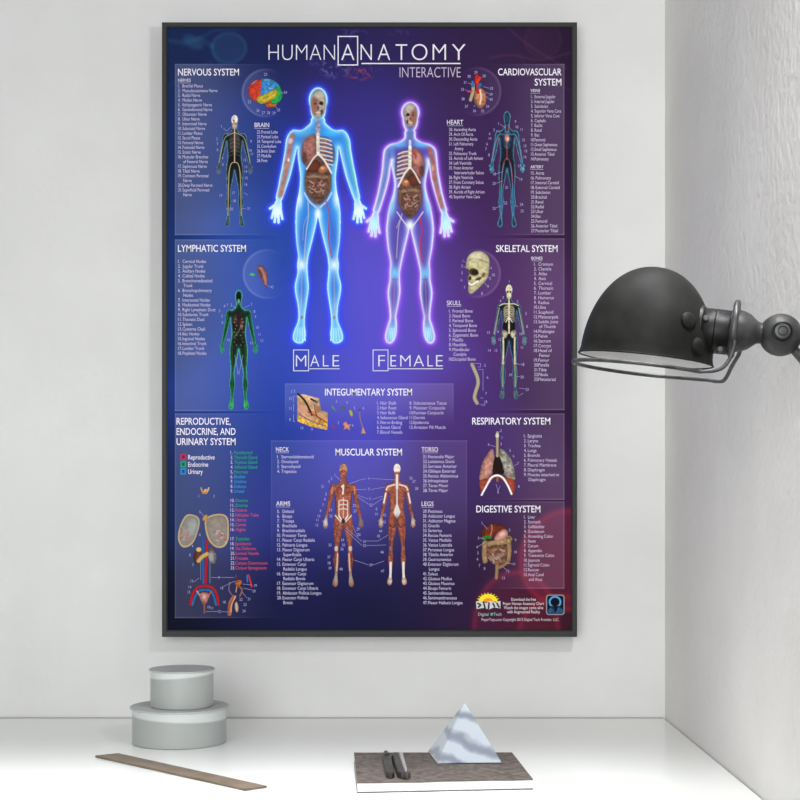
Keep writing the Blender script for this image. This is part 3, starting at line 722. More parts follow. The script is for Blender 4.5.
# respiratory
A = Art(477, 430, 518, 498, 4)
A.poly([(493,449),(489.5,451),(483,461),(480,472),(479.6,480),(486,480),(492,474),(494.5,466),(494.5,456)], (188, 134, 118), shade=.4, nz=.18)
A.poly([(500,449),(505,451),(511,459),(514.5,470),(515,481),(509,480),(503,473),(500,465),(499.3,456)], (156, 150, 136), shade=.35, nz=.3, ns=1.6)
A.poly([(494.5,458),(499,456),(503,466),(504,473),(496,476),(492.5,472)], (30, 16, 14))
for k in range(16):
    a = random.uniform(502, 512); b_ = random.uniform(456, 476)
    A.path([(a, b_), (a+random.uniform(-2, 2), b_+2)], .3, random.choice([(60, 120, 150), (176, 70, 60), (90, 130, 90)]), mask=False, a=.8)
A.path([(497.3,432.5),(497.3,443),(497.3,456)], 1.35, (206, 192, 150), shade=.3)
for k in range(9): A.path([(496,436.5+k*2.1),(498.6,436.5+k*2.1)], .25, (120, 104, 70), mask=False, a=.7)
A.ell(497.2, 435.6, 1.9, 2.6, 0, (232, 228, 216), shade=.2)
A.poly([(480,481),(490,477),(497,474),(504,477),(515,480.5),(514,493),(511,494),(505,483),(497,478),(488,484),(482,493),(480,488)], (176, 74, 52), shade=.35, nz=.2)
A.path([(481.6,495),(487,485),(491.5,477.5),(497.5,475.4),(503,478),(508,486),(511.5,494)], 1.0, (236, 232, 228))
A.path([(497.4,478),(497.4,481)], 1.2, (140, 84, 60)); A.ell(490, 482.5, 1.6, 1.1, 0, (230, 224, 220), mask=False)
A.done('lungs_drawing')

# digestive
A = Art(479, 522, 514, 581, 4)
cd = [(485,543),(484.5,552),(485,561)]
A.path([(486,545),(495,543.4),(505,541),(509,539)], 3.4, (178, 146, 102), shade=.4, nz=.2, ns=1.4); A.path([(508.5,540),(509,552),(507.5,562)], 2.6, (172, 138, 96), shade=.4, nz=.2, ns=1.4)
A.path(cd, 2.7, (176, 142, 100), shade=.4, nz=.2, ns=1.4); A.path([(507.5,562),(502,566),(497,568)], 1.9, (172, 134, 92), shade=.4)
A.poly([(487.5,547),(506,546),(506,562),(497,565.5),(489,560)], (120, 80, 62), nz=.3, shade=.2)
rnd = random.Random(3)
for k in range(13):
    a, b_ = rnd.uniform(490, 504), rnd.uniform(549, 561); t = rnd.uniform(0, PI)
    A.path([(a-2.2*math.cos(t), b_-1.6*math.sin(t)), (a+.6, b_+.6), (a+2.2*math.cos(t), b_+1.6*math.sin(t))], 1.0, (206, 160, 136) if k % 3 else (226, 196, 180), shade=.4)
A.path([(497,566),(496.8,572),(496.3,578)], 1.7, (176, 142, 106), shade=.35)
A.poly([(481,538.5),(482.5,529),(489,524.8),(498,524),(507,527),(504,532),(494,537),(487,541)], (112, 44, 30), shade=.45, nz=.2)
A.path([(490,537),(492,530),(491.5,525)], .55, (186, 140, 90), mask=False, a=.9)
A.poly([(494,539),(497,533.5),(503,529),(507.5,531),(507.5,536),(501,540.5),(496,541.5)], (214, 152, 136), shade=.4, nz=.08); A.ell(502, 534, 3, 1.8, -.5, (236, 190, 176), mask=False, a=.7, blur=1.2)
A.path([(483,538.5),(487,536.8),(490.5,537.5)], 1.4, (52, 150, 44), shade=.3); A.path([(485,540),(486,542)], .6, (60, 160, 50))
A.done('digestive_drawing')

# kidneys, ovaries and vessels
A = Art(176, 484, 261, 617, 3.5)
A.ell(205, 491.0, 1.4, 2.4, .5, (206, 170, 110)); A.ell(201.8, 490, .9, 3.2, -.35, (196, 150, 90)); A.ell(208, 490, .9, 3.2, .35, (206, 176, 130)); A.ell(204.8, 493, 3, 1.1, 0, (196, 120, 60))
A.poly([(186,515),(193,514.5),(199,518),(199.5,526),(195,540),(190,546),(183,547.5),(178.5,542),(178,534),(180.5,524)], (206, 186, 142), shade=.2)
A.poly([(187,516.5),(193,516),(197.8,519),(198,526),(193.8,539),(189,544.5),(183.5,545.5),(180,541),(179.6,534),(182,524.5)], (140, 138, 130), nz=.08, shade=.15)
A.poly([(205,520),(211,515),(222,513.8),(228,518),(229,529),(228.5,540),(224,547),(216,547.5),(209,541),(205.5,531)], (212, 186, 134), shade=.2)
A.poly([(206.6,521),(212,516.5),(221.5,515.4),(226.6,519),(227.4,529),(226.8,539.5),(223,545.3),(216.5,545.8),(210.5,540),(207.2,530.5)], (142, 132, 124), nz=.08, shade=.15)
rnd = random.Random(5)
for cx, cy, rx, ry in ((186,534,5,6),(220,535,6,6)):
    for k in range(16):
        a, b_ = cx+rnd.gauss(0, .5)*rx, cy+rnd.gauss(0, .5)*ry
        A.path([(a, b_), (a+rnd.uniform(-2.5, 2.5), b_+rnd.uniform(-2, 2))], .45, rnd.choice([(206, 130, 130), (190, 110, 116), (216, 176, 170), (170, 84, 90)]), mask=False, a=.85)
A.ell(193, 527, 4, 7, .3, (180, 196, 204), mask=False, a=.35, blur=3)
A.poly([(202.5,520),(203.5,516),(207,514.5),(208,519),(205,521)], (206, 160, 90), shade=.3)
A.ell(198.3, 556, 4.4, 8.2, .15, (108, 52, 40), shade=.5); A.ell(212.5, 556.5, 4.4, 8.0, -.15, (120, 120, 122), shade=.45, nz=.2); A.ell(211, 557, 2.4, 4.5, -.2, (166, 160, 164), mask=False, a=.8, blur=1)
A.ell(198.8, 549.5, 2.8, 2.4, 0, (226, 200, 130), shade=.25); A.ell(211.8, 548.8, 2.4, 1.8, 0, (120, 80, 50), shade=.25)
A.path([(203,541),(203.3,556),(203,583)], 1.15, (40, 104, 190), shade=.25); A.path([(207.3,541),(206.4,556),(205.5,583)], 1.25, (206, 28, 38), shade=.25)
A.path([(210,560),(210,583)], .35, (150, 150, 160)); A.path([(200.7,560),(200.7,580)], .3, (150, 150, 170))
A.path([(198.5,561),(202,557),(207,554)], 2.1, (222, 190, 110), shade=.3)
A.path([(205,586),(198,587.5),(193,594),(190.3,604.5)], 1.35, (204, 30, 40), shade=.25); A.path([(205,586),(212,587.5),(216.5,594),(218.5,604.5)], 1.35, (204, 30, 40), shade=.25)
A.path([(204,590),(199,591),(195,597),(192.6,605)], 1.1, (44, 124, 204), shade=.25); A.path([(206,590),(211,591),(214,597),(216,605)], 1.1, (44, 124, 204), shade=.25)
A.poly([(199,594.5),(204,592),(210,594.5),(208,600),(205.8,604),(203,604),(200.6,600)], (190, 128, 116), shade=.35, nz=.2); A.path([(199.5,595),(197,591)], .7, (206, 150, 130)); A.path([(209,595),(211,592)], .7, (190, 90, 70))
A.path([(204.4,602),(204.4,613)], .95, (176, 110, 92), shade=.3); A.ell(204.3, 596.5, 2, 2, 0, (226, 176, 166), mask=False, a=.8, blur=1)
A.path([(230,582),(229,590),(233,596)], .45, (150, 120, 150)); A.ell(238.5, 582.5, 3.8, 3.0, -.2, (196, 112, 62), shade=.4, nz=.2); A.path([(239,586),(242,590),(240,596)], .9, (186, 120, 80), shade=.3); A.path([(237,586),(236,592)], .6, (206, 140, 90))
A.path([(234,597),(230.5,603),(229.5,614)], 2.3, (196, 122, 92), shade=.4); A.path([(233.5,598),(229.6,606),(228.6,614)], .4, (140, 60, 50), mask=False); A.path([(236,596),(232,604),(231,612)], .5, (226, 170, 140), mask=False)
A.ell(236.6, 607, 1.9, 5.4, -.1, (222, 196, 160), shade=.35)
A.path([(247,575.5),(247.6,582)], .75, (44, 110, 196)); A.path([(248.6,575),(250.4,581),(251.6,587)], .85, (206, 40, 50)); A.path([(236,575),(236,578)], .35, (196, 50, 60))
A.done('kidney_and_organ_drawing')

# integumentary block and receptors
A = Art(293, 389, 369, 436, 4)
A.poly([(297,395.5),(303,394),(319.5,398.5),(321,410),(328,412.5),(327.5,430),(312,427),(297.5,421.5)], (196, 152, 112), sm=False, shade=.2, nz=.15)
A.poly([(297,395.5),(303,394),(319.5,398.5),(316,401.5),(297,397.5)], (216, 178, 138), sm=False, nz=.1)
A.poly([(297,415),(312,420),(327.7,419),(327.5,430),(312,427),(297.5,421.5)], (206, 160, 66), sm=False, nz=.3, ns=1.5)
A.poly([(298,404),(306,406),(307,414),(298,412)], (206, 150, 130), sm=False, mask=False, a=.8)
A.path([(298,394),(305,401),(312,415)], 1.0, (34, 24, 22)); A.path([(311,399),(317,402)], .9, (44, 30, 30)); A.ell(316.5, 402.5, 1.2, 1.2, 0, (50, 110, 170), mask=False); A.path([(308,412),(318,417),(327,423)], .6, (176, 56, 50), mask=False); A.path([(299,414),(311,421),(326,426)], .5, (96, 90, 140), mask=False)
A.path([(314,404),(316,414),(321,420)], .4, (96, 50, 40), mask=False)
A.poly([(315,404),(320,407),(320.5,412),(316,413)], (150, 96, 70), sm=False, mask=False, a=.7)
A.poly([(332,405),(334,407),(336,411),(334,410),(331.5,407)], (120, 170, 160), shade=.3); A.poly([(342,406),(345,407.5),(344.5,411),(341.5,409.5)], (96, 120, 120), shade=.3); A.ell(351, 413, 1.8, 3.6, -.35, (186, 186, 96), shade=.3)
A.path([(359.5,409),(360,417),(362,425),(363.5,429)], .5, (150, 120, 90)); A.ell(359.6, 410, 1.4, 1.2, 0, (86, 76, 60)); A.poly([(363,426.5),(366,433.5),(361,433.5)], (190, 140, 96), sm=False)
A.path([(332,425.5),(334.5,428)], .7, (130, 70, 110)); A.path([(333,429),(336,426)], .5, (120, 60, 90))
A.poly([(346,421.5),(348,424.5),(351.5,424),(349.5,427),(350,430.5),(346.8,428.5),(343.5,430),(344.5,426.6),(343,424)], (226, 158, 110), shade=.25)
A.done('skin_drawing')

# publisher's sun emblem and the round-cornered head badge
A = Art(474.5, 590, 502, 613, 4)
for k in range(11):
    a = PI*(k+0.0)/10
    A.poly([(488-8*math.cos(a-.12), 601.5-7*math.sin(a-.12)), (488-8*math.cos(a+.12), 601.5-7*math.sin(a+.12)), (488-12.6*math.cos(a), 601.5-9.6*math.sin(a))], (250, 226, 60), sm=False)
A.put(np.maximum(sd_ell(A.X, A.Y, 488, 601.5, 9.4, 7.4), A.Y-601.5), (250, 222, 44)); A.put(np.maximum(sd_ell(A.X, A.Y, 488.2, 601.8, 5, 3.6), A.Y-602), (240, 140, 40))
A.poly([(476,601.5),(482,601),(486,603),(490,601),(497,602.5),(500.5,600.5),(500.5,608.5),(494,607.5),(489,609.5),(484,608),(476.5,609)], (206, 208, 206), sm=False)
for P in ([(478,603.5),(480.5,605),(478.5,607)],[(483.5,602),(485,608)],[(489,603),(488.5,608.5)],[(493,603.5),(494.5,606.5)],[(497,603.5),(499,607)]): A.path(P, .8, (28, 34, 38), mask=False)
A.done('sun_emblem')
A = Art(545, 593.5, 566, 616, 4)
def rbox(cx, cy, hx, hy, r):
    qx = np.abs(A.X-cx)-hx+r; qy = np.abs(A.Y-cy)-hy+r
    return np.hypot(np.maximum(qx, 0), np.maximum(qy, 0))+np.minimum(np.maximum(qx, qy), 0)-r
bd = rbox(555.3, 604.8, 9.3, 10.2, 2.8)
A.put(bd, (150, 150, 156)); A.put(rbox(555.3, 604.8, 8.2, 9.1, 2.2), (10, 18, 30))
dd = np.abs(sd_ell(A.X, A.Y, 555, 602, 5.4, 5.2))-.9; A.put(np.maximum(dd, A.Y-606), (84, 160, 220), mask=False); A.put(sd_ell(A.X, A.Y, 554.6, 602, 3.6, 3.8), (4, 8, 14), mask=False)
A.poly([(549,613),(549.5,608.5),(553,607.5),(554,611),(557,611),(558,607.5),(561.5,608.5),(562,613)], (40, 84, 124), mask=False, nz=.3); A.path([(553,607),(555,612)], .8, (30, 30, 70), mask=False)
A.done('head_badge')

# ------------------------------------------------------------------ lettering
_fc = bpy.data.curves.new('lettering', 'FONT'); _fo = bpy.data.objects.new('lettering', _fc); COL.objects.link(_fo)
_fc.resolution_u = 2
def glyphs(s, off=0.0):
    _fc.body = s; _fc.offset = off; _fc.size = 1.0
    bpy.context.view_layer.update()
    dg = bpy.context.evaluated_depsgraph_get(); ev = _fo.evaluated_get(dg); me = ev.to_mesh()
    v = np.empty(len(me.vertices)*3, np.float32); me.vertices.foreach_get('co', v); v = v.reshape(-1, 3)[:, :2].astype(float)
    f = [tuple(p.vertices) for p in me.polygons]; ev.to_mesh_clear()
    return v, f
_hv, _ = glyphs('H'); CAP = _hv[:, 1].max()-_hv[:, 1].min()
class Letters:
    def __init__(s): s.V = []; s.F = []; s.n = 0
    def add(s, v, f):
        s.V.append(v); s.F += [tuple(i+s.n for i in q) for q in f]; s.n += len(v)
    def text(s, t, x, yc, cap, width=None, xs=None, align='L', off=0.0):
        """yc = vertical middle of the capitals; width fits the line, xs = horizontal scale"""
        v, f = glyphs(t, off)
        if not len(v): return 0
        sy = cap/CAP
        x0, x1 = v[:, 0].min(), v[:, 0].max()
        k = width/(x1-x0) if width else sy*(xs or .8)
        if align == 'L': ox = x-x0*k
        elif align == 'R': ox = x-x1*k
        else: ox = x-(x0+x1)/2*k
        s.add(np.stack([v[:, 0]*k+ox, yc+cap/2-v[:, 1]*sy], 1), f); return (x1-x0)*k
    def rect(s, x0, y0, x1, y1):
        s.add(np.array([(x0, y0), (x1, y0), (x1, y1), (x0, y1)], float), [(0, 3, 2, 1)])
    def line(s, x0, y0, x1, y1, w=.3):
        l = math.hypot(x1-x0, y1-y0) or 1; nx, ny = -(y1-y0)/l*w/2, (x1-x0)/l*w/2
        s.add(np.array([(x0+nx, y0+ny), (x1+nx, y1+ny), (x1-nx, y1-ny), (x0-nx, y0-ny)]), [(0, 1, 2, 3)])
    def box(s, x0, y0, x1, y1, w):
        s.rect(x0, y0, x1, y0+w); s.rect(x0, y1-w, x1, y1); s.rect(x0, y0+w, x0+w, y1-w); s.rect(x1-w, y0+w, x1, y1-w)
    def done(s, name, rgb, lay=4):
        if not s.n: return
        V = np.concatenate(s.V)
        me = bpy.data.meshes.new(name)
        me.from_pydata([pw(x, y, lay) for x, y in V], [], s.F); me.update()
        return link(name, me, ink(rgb), prnt)

def width_of(t):
    v, f = glyphs(t); return v[:, 0].max()-v[:, 0].min()
WHITE = (236, 232, 244); PALE = (206, 200, 232); PALE_R = (208, 194, 222)

# title
T = Letters()
_fc.resolution_u = 8
T.text('HUMAN', 268.5, 52.4, 16.0, width=66.5, off=-0.021)
T.box(337.6, 36.0, 358.2, 65.6, 1.1)
for ch, xa, xb in (('A',341.3,354.4),('N',360.6,371.8),('A',377.6,390.2),('T',395.6,407.2),('O',411.6,427.4),('M',432.6,446.0),('Y',451.8,465.6)):
    T.text(ch, xa, 52.2, 16.4, width=xb-xa, off=-0.014)
T.rect(361.5, 63.0, 460.5, 64.2)
T.done('title_lettering', (226, 224, 234))
T = Letters(); T.text('INTERACTIVE', 399.6, 72.4, 10.2, width=61, off=-0.010); T.done('subtitle_lettering', (192, 182, 206))
for nm, bx, letters, u in (('male_lettering', (293.2,349.6,309.0,371.2), (('M',295.9,306.3),('A',310.2,319.2),('L',322.9,328.6),('E',332.6,339.2)), (309.4,339.6)),
                           ('female_lettering', (372.7,349.6,388.4,371.2), (('F',378.2,385.0),('E',390.4,396.2),('M',400.2,410.6),('A',413.6,424.0),('L',427.4,433.0),('E',436.0,442.8)), (388.6,443.0))):
    T = Letters(); T.box(*bx, .75)
    for ch, xa, xb in letters: T.text(ch, xa, 360.8, 11.6, width=xb-xa, off=-.012)
    T.rect(u[0], 368.4, u[1], 369.2); T.done(nm, (214, 216, 226))

_fc.resolution_u = 3
# section headings
for nm, rows in (('nervous_heading', [('NERVOUS SYSTEM',178,72.2,61)]), ('lymphatic_heading', [('LYMPHATIC SYSTEM',178,248.4,68)]),
                 ('reproductive_heading', [('REPRODUCTIVE,',176.6,421.3,54),('ENDOCRINE, AND',176.6,431.5,59),('URINARY SYSTEM',176.6,441.6,59)]),
                 ('integumentary_heading', [('INTEGUMENTARY SYSTEM',325,392.1,87)]), ('muscular_heading', [('MUSCULAR SYSTEM',335.4,452.1,66.6)]),
                 ('cardiovascular_heading', [('CARDIOVASCULAR',498,72,63.5),('SYSTEM',534.6,82.2,26.8)]), ('skeletal_heading', [('SKELETAL SYSTEM',496,248.6,61.5)]),
                 ('respiratory_heading', [('RESPIRATORY SYSTEM',472.2,421.1,78)]), ('digestive_heading', [('DIGESTIVE SYSTEM',476.3,509,64)])):
    T = Letters()
    for t, x, y, w in rows: T.text(t, x, y, 6.7, width=w, off=.008)
    T.done(nm, (238, 234, 246))
# small sub-headings, underlined
for t, x, y, w, c in (('NERVES',178.2,80.3,12.5,2.9),('BRAIN',254.6,125,14.6,4.4),('HEART',447,122.3,16.2,4.6),('VEINS',530.4,90.6,9.6,2.9),('ARTERY',530.4,166.9,13,2.9),('SKULL',446.8,303,14.4,4.5),
                   ('BONES',531.4,258.2,11,2.9),('NECK',276,449.4,13,4.3),('ARMS',276,503.5,14.2,4.4),('TORSO',421.6,449.4,16.4,4.4),('LEGS',421.6,503.8,12,4.4)):
    T = Letters(); T.text(t, x, y, c, width=w, off=.004); T.rect(x, y+c*.5+1.15, x+w, y+c*.5+1.4); T.done('subheading_lettering', (226, 220, 238))

# numbered lists: name, x number, x text, first line y, spacing, right edge of the longest line, first number, lines ('+' continues the line above)
LISTS = [
 ('nerve_list',178.2,182.6,85.9,4.73,218,1,'Brachial Plexus|Musculocutaneous Nerve|Radial Nerve|Median Nerve|Iliohypogastric Nerve|Genitofemoral Nerve|Obturator Nerve|Ulnar Nerve|Intercostal Nerve|Subcostal Nerve|Lumbar Plexus|Sacral Plexus|Femoral Nerve|Pudendal Nerve|Sciatic Nerve|Muscular Branches|+of Femoral Nerve|Saphenous Nerve|Tibial Nerve|Common Peroneal|+Nerve|Deep Peroneal Nerve|Superficial Peroneal|+Nerve',PALE),
 ('brain_list',257,261.4,132,4.76,281.5,22,'Frontal Lobe|Parietal Lobe|Temporal Lobe|Cerebellum|Brain Stem|Medulla|Pons',PALE),
 ('lymphatic_list',178.2,182.6,261.4,4.83,216,1,'Cervical Nodes|Jugular Trunk|Axillary Nodes|Cubital Nodes|Bronchomediastinal|+Trunk|Bronchopulmonary|+Nodes|Intercostal Nodes|Mediastinal Nodes|Right Lymphatic Duct|Subclavian Trunk|Thoracic Duct|Spleen|Cysterna Chyli|Iliac Nodes|Inguinal Nodes|Intestinal Trunk|Lumbar Trunk|Popliteal Nodes',PALE),
 ('integumentary_list',377,380.4,403,4.85,408,1,'Hair Shaft|Hair Root|Hair Bulb|Sebaceous Gland|Nerve Ending|Sweat Gland|Blood Vessels',(196,188,226)),
 ('integumentary_list',409.6,413.6,403,4.85,447,8,'Subcutaneous Tissue|Meissner Corpuscle|Pacinian Corpuscle|Dermis|Epidermis|Arrector Pili Muscle',(196,188,226)),
 ('neck_list',277.2,281.4,456.7,4.86,314,1,'Sternocleidomastoid|Omohyoid|Sternohyoid|Trapezius',PALE),
 ('arm_list',277.2,282.6,511.3,4.80,322,5,'Deltoid|Biceps|Triceps|Brachialis|Brachioradialis|Pronator Teres|Flexor Carpi Radialis|Palmaris Longus|Flexor Digitorum|+Superficialis|Flexor Carpi Ulnaris|Extensor Carpi|+Radialis Longus|Extensor Carpi|+Radialis Brevis|Extensor Digitorum|Extensor Carpi Ulnaris|Abductor Pollicis Longus|Extensor Pollicis|+Brevis',PALE),
 ('torso_list',423,428.2,456.6,4.82,458.5,21,'Pectoralis Major|Latissimus Dorsi|Serratus Anterior|Oblique External|Rectus Abdominus|Infraspinatus|Teres Minor|Teres Major',PALE),
 ('leg_list',423,428.2,511.2,4.81,463,29,'Pectineus|Adductor Longus|Adductor Magnus|Gracilis|Sartorius|Rectus Femoris|Vastus Medialis|Vastus Lateralis|Peroneus Longus|Tibialis Anterior|Gastrocnemius|Extensor Digitorum|+Longus|Soleus|Gluteus Medius|Gluteus Maximus|Biceps Femoris|Semitendinosus|Semimembranosus|Flexor Hallucis Longus',PALE),
 ('vein_list',531,534.6,96.7,4.79,561.5,1,'External Jugular|Internal Jugular|Subclavian|Superior Vena Cava|Inferior Vena Cava|Cephalic|Basilic|Renal|Iliac|Femoral|Great Saphenous|Small Saphenous|Anterior Tibial|Pulmonary',PALE_R),
 ('artery_list',531,535.6,173.1,4.80,560,15,'Aorta|Pulmonary|Internal Carotid|External Carotid|Subclavian|Brachial|Renal|Radial|Ulnar|Iliac|Femoral|Anterior Tibial|Posterior Tibial',PALE_R),
 ('heart_list',449,453.8,129.5,4.80,485,28,'Ascending Aorta|Arch Of Aorta|Descending Aorta|Left Pulmonary|+Artery|Pulmonary Trunk|Auricle of Left Atrium|Left Ventricle|Front Anterior|+Interventricular Sulcus|Right Ventricle|Front Coronary Sulcus|Right Atrium|Auricle of Right Atrium|Superior Vena Cava',PALE_R),
 ('bone_list',534,538.4,264.1,4.80,558.5,1,'Cranium|Clavicle|Atlas|Axis|Cervical|Thoracic|Lumbar|Humerus|Radius|Ulna|Scaphoid|Metacarpals|Saddle Joint|+of Thumb|Phalanges|Pelvis|Sacrum|Coccyx|Head of|+Femur|Femur|Patella|Tibia|Fibula|Metatarsal',PALE_R),
 ('skull_list',449,452.6,311,4.81,478.5,1,'Frontal Bone|Nasal Bone|Parietal Bone|Temporal Bone|Sphenoid Bone|Zygomatic Bone|Maxilla|Mandible|Mandibular|+Condyle|Occipital Bone',PALE_R),
 ('respiratory_list',524,527.8,435.9,4.84,559.5,1,'Epiglottis|Larynx|Trachea|Lungs|Bronchi|Pulmonary Vessels|Pleural Membrane|Diaphragm|Muscles attached to|+Diaphragm',PALE_R),
 ('digestive_list',524,528,517,4.79,554.5,1,'Liver|Stomach|Gallbladder|Duodenum|Ascending Colon|Ileum|Cecum|Appendix|Transverse Colon|Jejunum|Sigmoid Colon|Rectum|Anal Canal|+and Anus',PALE_R),
]
GREEN, BLUE, RED = (34, 168, 106), (44, 156, 214), (202, 82, 112)
def num_list(nm, xn, xt, y, sp, xr, n0, lines, col, numcol=None):
    rows = lines.split('|') if isinstance(lines, str) else lines
    k = (xr-xt)/max(width_of(r.lstrip('+')) for r in rows)
    xs = k/(3.25/CAP)
    T = Letters(); Nn = Letters() if numcol else T
    n = n0
    for i, r in enumerate(rows):
        yy = y+i*sp
        if r[0] == '+': T.text(r[1:], xt+.8, yy, 3.2, xs=xs)
        else:
            Nn.text('%d.' % n, xn, yy, 3.2, xs=min(xs, .85)); n += 1
            T.text(r, xt, yy, 3.2, xs=xs)
    T.done(nm, col)
    if numcol: Nn.done('list_numbers', numcol)
for a in LISTS: num_list(*a)
num_list('endocrine_list',230.6,234.2,452.5,4.83,257.4,1,'Parathyroid|Thyroid Gland|Thymus Gland|Adrenal Gland|Pancreas',GREEN,PALE)
num_list('urinary_list',230.6,234.2,452.5+5*4.83,4.83,246.5,6,'Bladder|Urethra|Kidneys|Ureter',BLUE,PALE)
num_list('endocrine_list',230.6,235.4,500.4,4.83,248,10,'Ovaries|Ovaries',GREEN,PALE)
num_list('reproductive_list',230.6,235.4,510.1,4.83,259,12,'Fimbria|Fallopian Tube|Uterus|Cervix|Vagina',RED,PALE)
num_list('endocrine_list',230.6,235.4,538.8,4.83,249.5,17,'Testicles',GREEN,PALE)
num_list('reproductive_list',230.6,235.4,543.6,4.83,268,18,'Epididymis|Vas Deferens|Seminal Vesicle|Prostate|Corpus Cavernosum|Corpus Spongiosum',RED,PALE)
# colour key
for t, y, w, c in (('Reproductive',457,26.5,(176,52,92)),('Endocrine',464.2,20,(32,150,116)),('Urinary',471.4,14.6,(44,132,196))):
    T = Letters(); T.rect(180.4, y-3.2, 186.2, y+3.2); T.done('key_swatch', c, 3)
    T = Letters(); T.rect(182, y-1.5, 184.6, y+1.5); T.done('key_swatch', tuple(int(v*.62) for v in c), 4)
    T = Letters(); T.text(t, 188.2, y+.2, 4.6, width=w, off=.006); T.done('key_lettering', (238, 234, 246))

# numbered call-outs with fine leader lines round every drawing
def callouts(nm, items, col=(172, 166, 214), lines=()):
    # numbers and lines that stand close together make one printed cluster each
    el = [((x-1.5, y-1.4, x+1.5, y+1.4), ('n', n, x, y)) for n, x, y in items]+[((min(l[0], l[2]), min(l[1], l[3]), max(l[0], l[2]), max(l[1], l[3])), ('l',)+tuple(l)) for l in lines]
    left = list(range(len(el)))
    while left:
        grp = [left.pop(0)]; k = 0
        while k < len(grp):
            a = el[grp[k]][0]
            for j in left[:]:
                b = el[j][0]
                if math.hypot(max(0, a[0]-b[2], b[0]-a[2]), max(0, a[1]-b[3], b[1]-a[3])) < 10.5: grp.append(j); left.remove(j)
            k += 1
        T = Letters()
        for j in grp:
            e = el[j][1]
            if e[0] == 'n': T.text(str(e[1]), e[2], e[3], 2.7, xs=.85, align='C')
            else: T.line(*e[1:], .3)
        T.done(nm, col)
callouts('nervous_callout_lettering', [(1,221.5,126.5),(2,217,139),(7,217.5,144),(8,217.5,150),(4,222.5,158),(5,223,164.5),(9,251,141.5),(10,250.5,150.5),(11,252,154),(12,245,160),(13,246,167),(14,246,171.5),(15,246.5,178),(16,246,184.5),(17,233.5,193),(18,234.5,201),(19,221,195.5),(20,231.5,209),(21,248.5,208.5)],
         lines=[(223,128,226.5,131),(226.5,131,231,127),(244,193,248,195),(226,209,230,209),(241,209,246,208.5)])
callouts('brain_callout_lettering', [(23,265.5,74.5),(22,249.5,102),(26,258,110.5),(27,263.5,112.8),(28,268.5,112.8),(24,285.5,92.5),(25,278.5,110),(29,274,113)], lines=[(281,93,284,92.6),(275,106,277.5,109)])
callouts('lymphatic_callout_lettering', [('4',224.5,306),('1',227.5,304.5),('2',231.5,305),('3',219.5,311),('5',222,316),('6',222.5,322.5),('7',251.5,304.5),('8',254.5,311.5),('9',255.5,317),('10',257.5,327.5),('11',259.5,334.5),('12',262,340.5),('13',251.5,343),('14',228.5,340),('15',238.5,373),('42',272,287)],
         lines=[(233,306,236,308.5),(244,308,250,305),(235,355,238,372),(243,355,239.5,372),(267,285,270.5,287)])
callouts('cardiovascular_callout_lettering', [(1,498.5,123.5),(2,494,130),(4,489.5,134),(14,490,138.5),(6,487,144),(7,486,149),(8,489,155),(9,515.5,121.5),(10,517,127),(11,521.5,129.5),(12,523.5,140),(13,525,146),(15,526,151),(16,525,157),(17,519.5,166),(18,494.5,174),(19,521,179.5),(20,494,183.5),(21,506.5,187.5),(22,505.5,203),(23,494,208.5),(24,521.5,204.5),(25,522,211)],
         lines=[(500,124,505,128),(496,130.5,500,133),(496,174,502,172),(520,179,515,176),(496,183.5,503,181),(496,208,501,206),(518,207,515,205)])
callouts('heart_callout_lettering', [(29,475.8,72.5),(30,469,76.5),(28,484,76),(31,465,82.5),(33,462.5,89.5),(38,463,99),(37,466.5,106.5),(36,474.5,111),(35,482.5,111),(34,487.5,106.5),(32,491.5,88.5),(39,491,94.5),(40,491,99.5)],
         lines=[(468,83,472,84.5),(465,90,470,91.5),(489.5,88.5,483,86.5),(489,94,485,92),(489,99,485.5,96)])
callouts('skeletal_callout_lettering', [(1,509.2,281.5),(3,503,297.5),(4,500.5,301),(2,517.5,301.5),(5,526,313.5),(8,527,326.5),(9,498,332),(13,488.5,332.5),(12,500,339.5),(10,521,334),(11,522,347.5),(14,489.5,350.5),(15,496,350.5),(18,523,364.5),(19,510.5,375),(20,522,377),(23,527,389.5)],
         lines=[(516,364,521,364.5),(516,376,520.5,377),(519,388,525,389),(519,396,523,393)])
callouts('skull_callout_lettering', [(1,463,261),(2,462,266),(5,462,273),(6,461.5,280),(7,464.5,287.5),(4,491,268),(10,493.5,275),(3,490,278.5),(9,488,286.5),(8,482,293.5)],
         lines=[(464.5,261.5,468,264),(463.5,266.5,467,268.5),(489.5,268.5,487,270),(489,278,486,275),(486.8,286,484,282)])
callouts('spine_callout_lettering', [(5,485,365.5),(6,487.5,377.5),(7,486,393.5),(16,486,401.5),(17,484,405)], lines=[(474,363.5,480.5,363.5),(480.5,363.5,480.5,367),(478,369.5,483,369.5),(483,369.5,483,391),(480,398,483.5,398),(479,404,482,405),(480.5,367,478,367)])
